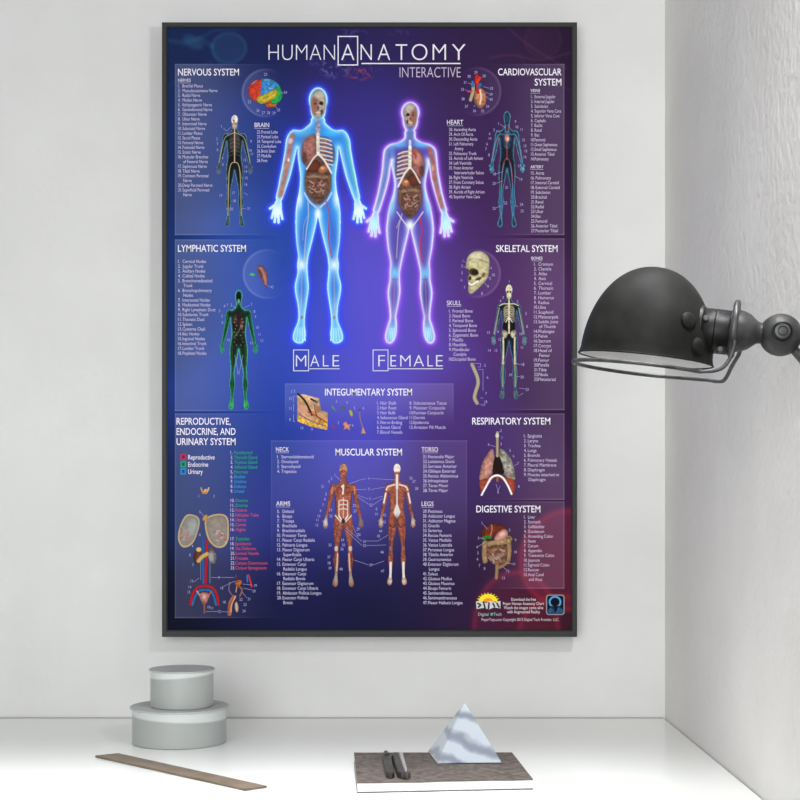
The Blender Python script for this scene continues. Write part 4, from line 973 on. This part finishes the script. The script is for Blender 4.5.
callouts('muscular_callout_lettering', [(1,335,475),(2,331.5,478.5),(3,329,481.5),(21,322.5,486.5),(5,326,494),(6,325,499),(7,323,505),(9,320.5,511),(10,319,516),(11,317.5,520),(12,317,525),(22,354.5,505.5),(23,355,511),(24,330.5,510),(25,331,516),(29,358,529),(30,359,534.5),(33,330,545),(34,342.5,540),(35,343.5,545),(36,342,549),(37,329,557),(38,329,563),(39,330,568),(40,341,569),
                              (4,368.8,478.5),(5,369,489),(7,370,499),(22,371,505),(31,364.5,541.5),(32,364.5,545.5),(39,371,565),(26,411,478),(27,414,481.5),(28,416.5,488.5),(8,376.5,509),(14,376.5,514),(42,384.5,515),(43,384,522),(44,380.5,531),(45,378.5,536),(46,382,552),(47,382.5,571)],
         lines=[(349,484,360,480),(360,480,366.5,478.5),(371,478.5,397,480),(354,489.5,366.5,489.5),(371,489.5,385,487),(357,495,368,499),(358,497,369,504.5),(372,499.5,383,496),(373,505,383,498),(352,525,358,537),(346,528,362,541.5),(345,530,362,545.5),(366,541,378,541),(378,541,388,535),(366,545.5,386,545),(354,560,369,565),(373,565,384,561),(336,476,341,481)])
callouts('respiratory_callout_lettering', [(2,501,430.5),(1,502,437.5),(3,501,444),(4,488.5,444.5),(5,510,450.5),(6,513.5,456),(7,518,463.5),(8,518.8,486.5),(9,498,492.5)], lines=[(490,445,496,447),(500,431,498.5,433),(517,464,514,466),(498,491,496,484),(498,491,500,486)])
callouts('digestive_callout_lettering', [(1,482,523),(2,509.5,530),(3,478.5,538),(4,477,547),(5,478,553),(6,477.5,559),(7,479.5,565.5),(8,484.5,568.5),(9,515.5,540),(10,515.5,552),(11,514,564),(12,508,571),(13,503.5,578)], lines=[(483,524,487,529),(480,538,484,538.5),(478.5,546.5,485,542),(507,563,513,564),(503,567,506.5,570)])
callouts('organ_callout_lettering', [(5,200,512),(2,214,496),(1,199,496),(6,200,534.5),(4,192.5,546),(8,190,555),(7,193,565),(9,219,577.5),(13,192,581),(14,190,587),(15,189,592),(16,222,588),(10,209,607),(11,212,608),(12,219.5,611.5),(18,224.5,602),(19,255.5,585.5),(20,254,591),(21,249,599),(22,241,599.5),(23,245,604.5),(24,244,611)],
         lines=[(201,512.5,203.5,516),(211,577.5,218,577.5),(220.5,577.5,234,577.5),(194,582,199,578),(222,587,235,581),(206,611.5,218,611.5),(221,611.5,229,612),(252,585,243,584),(252,590,243,588),(247,598,242,592)])
callouts('skin_callout_lettering', [(1,291.5,391.5),(2,294.5,391),(12,290.5,398.5),(11,290.5,408.5),(8,290,419.5),(10,302,428),(9,312,429.5),(3,336.5,401.5),(4,347,402.5),(5,354.5,408),(6,363.5,408),(7,338.5,423),('4',352.5,425.5)], lines=[(293.5,396.5,293.5,402),(293.5,404,293.5,412),(293.5,414,293.5,421.5),(293.5,396.5,295,396.5),(293.5,421.5,295,421.5)])
# publisher's lines
T = Letters()
for t, y, w in (('Download the free',599.3,24.5),('Popar Human Anatomy Chart',603.5,41),('Watch the images come alive',607.7,39.5),('with Augmented Reality',611.8,33)):
    T.text(t, 523.5, y, 2.9, width=w, align='C', off=.004)
T.done('publisher_lettering', (228, 214, 222))
T = Letters(); T.text('PoparToys.com Copyright 2013 Digital Tech Frontier, LLC.', 481.6, 619.5, 2.7, width=77.5, off=.003); T.done('copyright_lettering', (214, 196, 206))
T = Letters(); T.text('Digital', 478.2, 614.2, 2.9, width=10.2); T.text('Tech', 493.4, 614.2, 2.9, width=8); T.done('emblem_lettering', (176, 196, 196))
T = Letters(); T.rect(490.6, 612.9, 492.8, 615.5); T.done('emblem_square', (60, 190, 150))
PART_LABELS = {'male_figure': 'glowing blue male anatomy figure', 'female_figure': 'glowing violet-white female anatomy figure', 'nervous_system_figure': 'small black figure with pale nerve lines',
 'lymphatic_system_figure': 'small green-edged figure', 'cardiovascular_system_figure': 'small blue figure with red vessels', 'skeletal_system_figure': 'small figure showing cream bones',
 'muscular_front_figure': 'small red-brown muscle figure seen from the front', 'muscular_back_figure': 'small red-brown muscle figure seen from behind', 'brain_drawing': 'multicoloured brain in a disc',
 'heart_drawing': 'red and brown heart', 'spleen_drawing': 'brown spleen', 'skull_drawing': 'cream skull in three-quarter view', 'spine_drawing': 'curved cream spine', 'lungs_drawing': 'pink lungs over a white arch',
 'digestive_drawing': 'brown liver and bowels', 'kidney_and_organ_drawing': 'kidneys, red and blue vessels and pelvic organs', 'skin_drawing': 'block of skin with receptors', 'sun_emblem': 'yellow sun emblem', 'head_badge': 'black badge with a blue head',
 'title_lettering': 'white title HUMAN ANATOMY', 'subtitle_lettering': 'grey word INTERACTIVE', 'male_lettering': 'word MALE with boxed M', 'female_lettering': 'word FEMALE with boxed F'}
for o in prnt.children:
    k = o.name.split('.')[0]
    if k in PART_LABELS: o['label'] = PART_LABELS[k]
bpy.data.objects.remove(_fo)

# ------------------------------------------------------------------ the wall lamp
LD = 1.25
lx = LD/F                                    # metres per pixel at the lamp
def LP(px, py, dy=0.0):
    return PX(px, py, LD+dy)
shade_m = mat('aged_dark_steel', (32, 32, 31), 0.6, 0.14, 0.0)
noise_mix(shade_m, (22, 22, 21), (37, 37, 35), scale=38, detail=6, lo=.4, hi=.75, bump=.12, bump_scale=50)
socket_m = mat('black_bakelite', (42, 42, 42), 0.45, 0.4, 0.3)
noise_mix(socket_m, (16, 16, 16), (34, 33, 32), scale=60, detail=5, lo=.4, hi=.8, bump=.1)
steel_m = mat('worn_steel', (100, 101, 102), 0.4, 0.4, 0.35)
noise_mix(steel_m, (58, 59, 60), (84, 85, 86), scale=90, detail=3)
joint_m = mat('cast_joint', (70, 71, 72), 0.48, 0.4, 0.25)
noise_mix(joint_m, (44, 44, 44), (70, 70, 71), scale=80, detail=5, lo=.35, hi=.75, bump=.12)
white_m = mat('white_enamel', (232, 232, 232), 0.3, 0.5)
tilt = math.radians(7)
base_c = LP(645.5, 358.5)
# local axes: ux along the rim to the right, uz up the dome axis
ux = Vector((math.cos(tilt), 0, -math.sin(tilt))); uz = Vector((math.sin(tilt), 0, math.cos(tilt))); uy = Vector((0, 1, 0))
# lean the open side slightly towards the viewer
lean = Matrix.Rotation(math.radians(2.2), 3, ux)
uz = lean @ uz; uy = lean @ uy
MB_ = Matrix((ux, uy, uz)).transposed().to_4x4(); MB_.translation = base_c
lampwall = Vector((XR, LP(800, 372).y, LP(800, 390).z))
lamp = thing('wall_lamp', 'dark grey steel wall lamp with dome shade, in front of the right wall', 'lamp', lampwall)
R0 = 65.5*lx; H0 = 91*lx
prof = []
for i in range(33):
    a = (PI/2)*i/32
    prof.append((R0*math.cos(a)**0.93, H0*math.sin(a)))
prof = [(R0*1.02, -1.2*lx), (R0*1.015, 0.6*lx)]+prof[1:-1]+[(0, H0)]
bm = bmesh.new(); bm_lathe(bm, prof, MB_, 96, cap0=False)
shade = from_bm('lamp_shade', bm, shade_m, lamp, True)
inner = [(R0*1.02, -1.2*lx), (R0*0.985, -0.4*lx)]+[(R0*.97*math.cos((PI/2)*i/24)**.93, H0*.96*math.sin((PI/2)*i/24)) for i in range(1, 24)]+[(0, H0*.96)]
bm = bmesh.new(); bm_lathe(bm, inner, MB_, 96, cap0=False)
from_bm('shade_lining', bm, white_m, shade, True)
bm = bmesh.new(); bm_tube(bm, [MB_ @ Vector((R0*1.015*math.cos(2*PI*i/96), R0*1.015*math.sin(2*PI*i/96), -1.0*lx)) for i in range(96)], 1.0*lx, 8, True)
from_bm('rolled_rim', bm, shade_m, shade, True)
# bulb inside the shade
bm = bmesh.new(); bm_lathe(bm, [(0, 14*lx), (9*lx, 17*lx), (15*lx, 26*lx), (16*lx, 36*lx), (12*lx, 47*lx), (8*lx, 56*lx), (8*lx, 66*lx), (0, 66*lx)], MB_, 32)
from_bm('bulb', bm, white_m, lamp, True)
# socket: barrel pointing right (a little towards the viewer), collar, cone, neck, ball
ax = (ux*math.cos(math.radians(14))-uy*math.sin(math.radians(14))).normalized()
sc = LP(716, 331.5, -0.024)
def axis_matrix(origin, z):
    z = z.normalized(); x = Vector((0, 1, 0)).cross(z).normalized(); y = z.cross(x)
    M = Matrix((x, y, z)).transposed().to_4x4(); M.translation = origin; return M
SM = axis_matrix(sc, ax)
bm = bmesh.new(); bm_lathe(bm, [(0, -25*lx), (21.5*lx, -25*lx), (24.5*lx, -19*lx), (24.5*lx, -14*lx), (22.8*lx, -12*lx), (22.0*lx, -11*lx), (22.0*lx, -2*lx), (21.4*lx, -1.5*lx), (22*lx, -1*lx), (21.5*lx, 14*lx), (20*lx, 16.5*lx), (0, 16.5*lx)], SM, 48)
sock = from_bm('lamp_socket', bm, socket_m, lamp, True)
for px, py in ((706, 318.5), (720, 349.5)):
    p = LP(px, py, -0.024-20*lx*.9)
    bm = bmesh.new(); bm_lathe(bm, [(0, -2*lx), (3*lx, -2*lx), (3*lx, 1.2*lx), (2.2*lx, 2*lx), (0, 2*lx)], axis_matrix(p, Vector((0, -1, 0.2))), 16)
    from_bm('screw', bm, steel_m, sock, True)
# bosses riveted on the dome beside the socket
for px, py, r in ((677, 326, 8.5), (686, 350, 8.0)):
    # on the dome surface facing the viewer
    loc = MB_.inverted() @ LP(px, py)
    hz = max(0.0, min(.98, loc.z/H0)); rr = R0*math.cos(math.asin(hz))**.93
    yy = -math.sqrt(max(rr*rr-loc.x*loc.x, 1e-8))
    nrm = Vector((loc.x/R0**2, yy/R0**2, loc.z/H0**2)).normalized()
    pw_ = MB_ @ Vector((loc.x, yy, loc.z)); nw = MB_.to_3x3() @ nrm
    bm = bmesh.new(); bm_lathe(bm, [(0, -3*lx), (r*lx, -3*lx), (r*lx, 1.5*lx), (r*.8*lx, 3.4*lx), (r*.4*lx, 4.2*lx), (0, 4.3*lx)], axis_matrix(pw_, nw), 32)
    from_bm('shade_boss', bm, shade_m, shade, True)
cn = LP(738.5, 331, -0.036)
CM = axis_matrix(cn, ax)
bm = bmesh.new(); bm_lathe(bm, [(0, -8*lx), (20*lx, -8*lx), (21*lx, -3*lx), (19.5*lx, 4*lx), (17*lx, 10*lx), (13*lx, 15*lx), (10.6*lx, 18*lx), (10*lx, 22*lx), (10.4*lx, 27*lx), (11*lx, 32*lx), (0, 33*lx)], CM, 48)
from_bm('cone_joint', bm, joint_m, lamp, True)
bc = LP(780.5, 335, -0.044)
bm = bmesh.new(); bmesh.ops.create_uvsphere(bm, u_segments=40, v_segments=24, radius=20.5*lx, matrix=Matrix.Translation(bc))
ball = from_bm('ball_joint', bm, joint_m, lamp, True)
vm = axis_matrix(bc+Vector((-3.5*lx, -19.2*lx, 1.2*lx)), Vector((-.12, -1, .05)))
bm = bmesh.new(); bm_lathe(bm, [(0, -4*lx), (9.8*lx, -4*lx), (9.8*lx, 1.2*lx), (8.6*lx, 1.8*lx), (8.0*lx, .6*lx), (0, .6*lx)], vm, 32)
from_bm('screw_recess', bm, socket_m, ball, True)
bm = bmesh.new(); bm_lathe(bm, [(7.2*lx, .4*lx), (7.2*lx, 2.4*lx), (4.8*lx, 2.8*lx), (4.4*lx, 1.4*lx), (4.0*lx, 1.4*lx), (3.6*lx, 2.6*lx), (0, 3.0*lx)], vm, 32)
from_bm('screw', bm, steel_m, ball, True)
# wire guard: hairpin that follows the rim, its two ends climb to the collar
g = -7.0*lx; RG = R0*1.085
def GP(x, y, z): return MB_ @ Vector((x*lx, y*lx, z*lx))
rg = RG/lx
pts = [LP(735, 340, -.056), LP(733, 350, -.055), LP(729, 360, -.054), LP(722, 368, -.053), LP(713, 371, -.052)]
arc = [GP(rg*math.cos(a), rg*math.sin(a), -11) for a in np.linspace(math.radians(-52), math.radians(-308), 44)]
pts2 = [LP(708, 380, .030), LP(720, 381.6, .023), LP(725.5, 378.5, .018), LP(732, 366, .006), LP(739, 354, -.008), LP(741, 346, -.014)]
wire = spline(pts, 6)+arc+spline(pts2, 6)
bm = bmesh.new(); bm_tube(bm, wire, 2.0*lx, 10)
from_bm('wire_guard', bm, steel_m, lamp, True)
# wire collar round the socket
RM = axis_matrix(LP(737.5, 329.5, -0.0355), ax)
bm = bmesh.new(); bm_tube(bm, [RM @ Vector((22.8*lx*math.cos(2*PI*i/48)*1.12, 22.8*lx*math.sin(2*PI*i/48), -3*lx)) for i in range(48)], 3.3*lx, 10, True)
from_bm('wire_collar', bm, steel_m, lamp, True)
# arm and round wall plate on the right wall
arm = [bc+Vector((12*lx, 0, -13*lx)), bc+Vector((20*lx, 0, -22*lx)), bc+Vector((32*lx, .002, -36*lx)), Vector((XR-0.004, bc.y+0.002, bc.z-40*lx))]
bm = bmesh.new(); bm_tube(bm, spline(arm, 6), 4.5*lx, 14)
from_bm('arm', bm, steel_m, lamp, True)
bm = bmesh.new(); bm_lathe(bm, [(0, 0), (0.026, 0), (0.026, 0.003), (0.022, 0.006), (0.009, 0.008), (0.0, 0.008)], axis_matrix(Vector((XR-0.0003, bc.y+0.002, bc.z-40*lx)), Vector((-1, 0, 0))), 40)
from_bm('wall_plate', bm, joint_m, lamp, True)

# ------------------------------------------------------------------ two round canisters
lid_m = mat('grey_lid', (150, 152, 150), 0.5, 0.4)
noise_mix(lid_m, (172, 175, 173), (180, 183, 181), scale=30)
body_m = mat('pale_grey_glaze', (190, 194, 192), 0.38, 0.45)
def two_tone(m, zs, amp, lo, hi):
    """two tones: pale band above a wavy boundary, greyer below"""
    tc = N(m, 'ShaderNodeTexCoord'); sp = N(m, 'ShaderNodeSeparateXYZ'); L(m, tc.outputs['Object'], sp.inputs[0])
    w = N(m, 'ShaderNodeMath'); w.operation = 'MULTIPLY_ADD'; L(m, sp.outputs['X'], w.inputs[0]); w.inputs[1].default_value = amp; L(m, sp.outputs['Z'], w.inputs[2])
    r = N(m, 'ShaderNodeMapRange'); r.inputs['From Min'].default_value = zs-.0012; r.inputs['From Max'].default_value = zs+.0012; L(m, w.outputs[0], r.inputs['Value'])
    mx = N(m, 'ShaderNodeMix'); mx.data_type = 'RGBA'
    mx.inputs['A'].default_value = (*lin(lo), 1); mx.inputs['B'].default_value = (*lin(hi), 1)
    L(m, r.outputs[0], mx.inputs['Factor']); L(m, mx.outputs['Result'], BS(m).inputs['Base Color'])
def canister(label, cx, cy, z, rb, rl, h, boundary, amp):
    t = thing('round_canister', label, 'canister', (cx, cy, z), 'stacked round canisters')
    M = Matrix.Translation((cx, cy, z))
    m = mat('two_tone_body', (190, 194, 192), 0.38, 0.45); two_tone(m, boundary, amp, (164, 168, 166), (206, 212, 210))  # pale upper band over a greyer lower body
    hb = h-0.0021
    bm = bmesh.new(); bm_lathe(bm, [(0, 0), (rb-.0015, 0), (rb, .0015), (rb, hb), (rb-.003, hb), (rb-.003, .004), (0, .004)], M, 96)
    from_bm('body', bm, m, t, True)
    bm = bmesh.new(); bm_lathe(bm, [(0, hb+.0002), (rl-.0006, hb+.0002), (rl, hb+.0008), (rl, h-.0006), (rl-.0005, h), (rl-.003, h), (rl-.0045, h-.0004), (0, h-.0004)], M, 96)
    from_bm('lid', bm, lid_m, t, True)
    return t
pb = DESK(179.5, 741.8)
dB = pb.y+2.0; kb = dB/F
hB = 36.2*kb
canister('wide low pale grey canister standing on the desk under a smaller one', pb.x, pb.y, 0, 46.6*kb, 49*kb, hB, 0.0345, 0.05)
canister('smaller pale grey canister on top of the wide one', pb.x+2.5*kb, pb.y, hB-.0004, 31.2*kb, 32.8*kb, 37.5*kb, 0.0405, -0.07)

# ------------------------------------------------------------------ wooden strip on the desk
strip_m = mat('brown_wood', (156, 136, 116), 0.55, 0.35)
noise_mix(strip_m, (106, 93, 78), (126, 112, 96), scale=28, detail=5, stretch=(1, 1, 1), dist=.6)
c0 = [DESK(95, 757.5), DESK(118, 755), DESK(267, 788), DESK(245, 791.2)]
ctr = sum(c0, Vector())/4
bm = bmesh.new()
lo_ = [bm.verts.new(v+Vector((0, 0, .0003))) for v in c0]; hi_ = [bm.verts.new(v+Vector((0, 0, .0026))) for v in c0]
bm.faces.new(lo_[::-1]); bm.faces.new(hi_)
for i in range(4): bm.faces.new((lo_[i], lo_[(i+1) % 4], hi_[(i+1) % 4], hi_[i]))
bmesh.ops.bevel(bm, geom=bm.edges[:], offset=.0004, segments=2, affect='EDGES')
o = from_bm('wooden_strip', bm, strip_m, None, origin=(ctr.x, ctr.y, 0))
tag(o, 'long thin brown wooden strip lying diagonally on the desk in front of the canisters', 'ruler')

# ------------------------------------------------------------------ notebook
cover_m = mat('taupe_cover', (138, 128, 122), 0.8, 0.2)
noise_mix(cover_m, (76, 69, 64), (115, 105, 99), scale=130, detail=6, lo=.3, hi=.7, bump=.5, bump_scale=150)
page_m = mat('white_pages', (240, 240, 238), 0.8, 0.2)
zt = .0115
q = [DESK(354, 752.5, zt), DESK(512, 752.3, zt), DESK(533, 779, zt), DESK(357, 782.6, zt)]
cq = sum(q, Vector())/4
book = thing('notebook', 'notebook with rough taupe cover and white pages lying on the desk', 'notebook', (cq.x, cq.y, 0))
def slab(name, quad, z0, z1, m, inset=0.0, wave=0.0, parent=book, nseg=24):
    """four-cornered slab; its front and back edges may ripple"""
    bm = bmesh.new(); c = sum(quad, Vector())/4
    Q = [c+(v-c)*(1-inset) for v in quad]
    rows = []
    for j in range(nseg+1):
        v = j/nseg; row = []
        for i in range(nseg+1):
            u = i/nseg
            p = Q[0]*(1-u)*(1-v)+Q[1]*u*(1-v)+Q[2]*u*v+Q[3]*(1-u)*v
            dz = wave*(math.sin(u*11+1)*.6+math.sin(u*23+v*3)*.4)*v
            row.append((p, dz))
        rows.append(row)
    def lay(z, use): return [[bm.verts.new(Vector((p.x, p.y, z+(dz if use else 0)))) for p, dz in row] for row in rows]
    A_, B_ = lay(z0, wave != 0 and z0 > .003), lay(z1, True)
    for j in range(nseg):
        for i in range(nseg):
            bm.faces.new((B_[j][i], B_[j][i+1], B_[j+1][i+1], B_[j+1][i])); bm.faces.new((A_[j][i], A_[j+1][i], A_[j+1][i+1], A_[j][i+1]))
    for i in range(nseg):
        for jj in (0, nseg):
            bm.faces.new((A_[jj][i], A_[jj][i+1], B_[jj][i+1], B_[jj][i])); bm.faces.new((A_[i][jj], A_[i+1][jj], B_[i+1][jj], B_[i][jj]))
    return from_bm(name, bm, m, parent)
slab('back_cover', q, .0002, .0012, cover_m)
slab('page_block', q, .0012, .0102, page_m, .006)
slab('front_cover', q, .0103, .0115, cover_m, 0, .0004)

# ------------------------------------------------------------------ marble pyramid
marble = mat('pale_marble', (206, 212, 220), 0.28, 0.5)
tc = N(marble, 'ShaderNodeTexCoord'); mp = N(marble, 'ShaderNodeMapping'); L(marble, tc.outputs['Object'], mp.inputs[0])
mp.inputs['Rotation'].default_value = (.1, -.32, .2)
wv = N(marble, 'ShaderNodeTexWave'); wv.bands_direction = 'Z'; wv.inputs['Scale'].default_value = 12.5; wv.inputs['Distortion'].default_value = 4.2; wv.inputs['Detail'].default_value = 4; wv.inputs['Detail Scale'].default_value = 1.6; wv.inputs['Phase Offset'].default_value = 1.2
L(marble, mp.outputs[0], wv.inputs['Vector'])
rp = N(marble, 'ShaderNodeValToRGB'); L(marble, wv.outputs[0], rp.inputs[0])
rp.color_ramp.elements[0].position = .02; rp.color_ramp.elements[0].color = (*lin((134, 141, 156)), 1)
rp.color_ramp.elements[1].position = .55; rp.color_ramp.elements[1].color = (*lin((188, 197, 206)), 1)
L(marble, rp.outputs[0], BS(marble).inputs['Base Color'])
zb = .0122
fl, fr = DESK(437, 763.6, zb), DESK(502, 762.9, zb)
wd = (fr-fl).length
bkdir = Vector((-(fr-fl).y, (fr-fl).x, 0)).normalized()
rot = Matrix.Rotation(math.radians(4), 3, 'Z')
bkdir = rot @ bkdir
P4 = [fl, fr, fr+bkdir*wd, fl+bkdir*wd]
cc = sum(P4, Vector())/4
dA = cc.y+2.0
apex = Vector(((464.5-400)*dA/F, cc.y, HC-(702.3-501)*dA/F))
bm = bmesh.new()
vs = [bm.verts.new(v) for v in P4]; va = bm.verts.new(apex)
bm.faces.new(vs)
for i in range(4): bm.faces.new((vs[i], vs[(i+1) % 4], va))
bmesh.ops.bevel(bm, geom=bm.edges[:], offset=.0009, segments=3, affect='EDGES')
o = from_bm('stone_pyramid', bm, marble, None, origin=(cc.x, cc.y, zb))
tag(o, 'pale blue grey marble pyramid standing on the notebook', 'paperweight')

# ------------------------------------------------------------------ dark clip and pen on the notebook
dark_m = mat('dark_gunmetal', (70, 66, 62), 0.45, 0.4, 0.3)
noise_mix(dark_m, (58, 55, 51), (84, 80, 75), scale=60)
zt2 = .0123
a, b_ = DESK(386.5, 752.5, zt2+.006), DESK(390.5, 773.0, zt2+.006)
ax_ = (b_-a).normalized(); sd = Vector((ax_.y, -ax_.x, 0)); ln = (b_-a).length
bar = thing('metal_burnisher', 'flat dark tool with rounded end lying on the notebook, the left of two', 'tool', (a.x, a.y, zt2))
bm = bmesh.new()
def plank(bm, a, b, w0, w1, z0, h, n=14, taper=True):
    rows = []
    dirv = (b-a); L_ = dirv.length; t = dirv/L_; s = Vector((t.y, -t.x, 0))
    for i in range(n+1):
        u = i/n; w = w0+(w1-w0)*u
        e = min(u, 1-u)*L_; rr = w*.8
        if e < rr: w *= math.sqrt(max(1-(1-e/rr)**2, .08))
        c = a+dirv*u
        rows.append([bm.verts.new(Vector((c.x+s.x*w*k, c.y+s.y*w*k, z))) for k, z in ((-1, z0), (-1, z0+h*.7), (-.75, z0+h), (.75, z0+h), (1, z0+h*.7), (1, z0))])
    for A_, B_ in zip(rows, rows[1:]):
        for k in range(6): bm.faces.new((A_[k], A_[(k+1) % 6], B_[(k+1) % 6], B_[k]))
    bm.faces.new(rows[0]); bm.faces.new(rows[-1])
plank(bm, a, b_, .0052, .0048, zt2, .006)
from_bm('blade', bm, dark_m, bar, True)
bm = bmesh.new(); plank(bm, a+ax_*.001+sd*.001, a+ax_*.022, .0022, .003, zt2+.0058, .003, 8)
from_bm('handle', bm, steel_m, bar, True)
a, b_ = DESK(395.5, 752.0, zt2+.0065), DESK(402.5, 772.6, zt2+.0065)
pen = thing('metal_pen', 'dark pen with pale grey metal side lying on the notebook, the right of two', 'pen', (a.x, a.y, zt2))
bm = bmesh.new(); plank(bm, a, b_, .0048, .0050, zt2, .0065)
from_bm('barrel', bm, dark_m, pen, True)
a2, b2 = DESK(400.5, 751.0, zt2+.009), DESK(406.0, 769.8, zt2+.009)
pale_m = mat('brushed_silver', (186, 184, 188), 0.3, 0.5, 0.5)
noise_mix(pale_m, (172, 170, 175), (198, 196, 200), scale=50)
bm = bmesh.new(); plank(bm, a2, b2, .0023, .0017, zt2+.0055, .0035)
from_bm('clip', bm, pale_m, pen, True)
a3, b3 = DESK(405.2, 768.5, zt2+.0068), DESK(407.2, 772.6, zt2+.0068)
bm = bmesh.new(); plank(bm, a3, b3, .0038, .0040, zt2, .0068, 8)
from_bm('cap', bm, dark_m, pen, True)
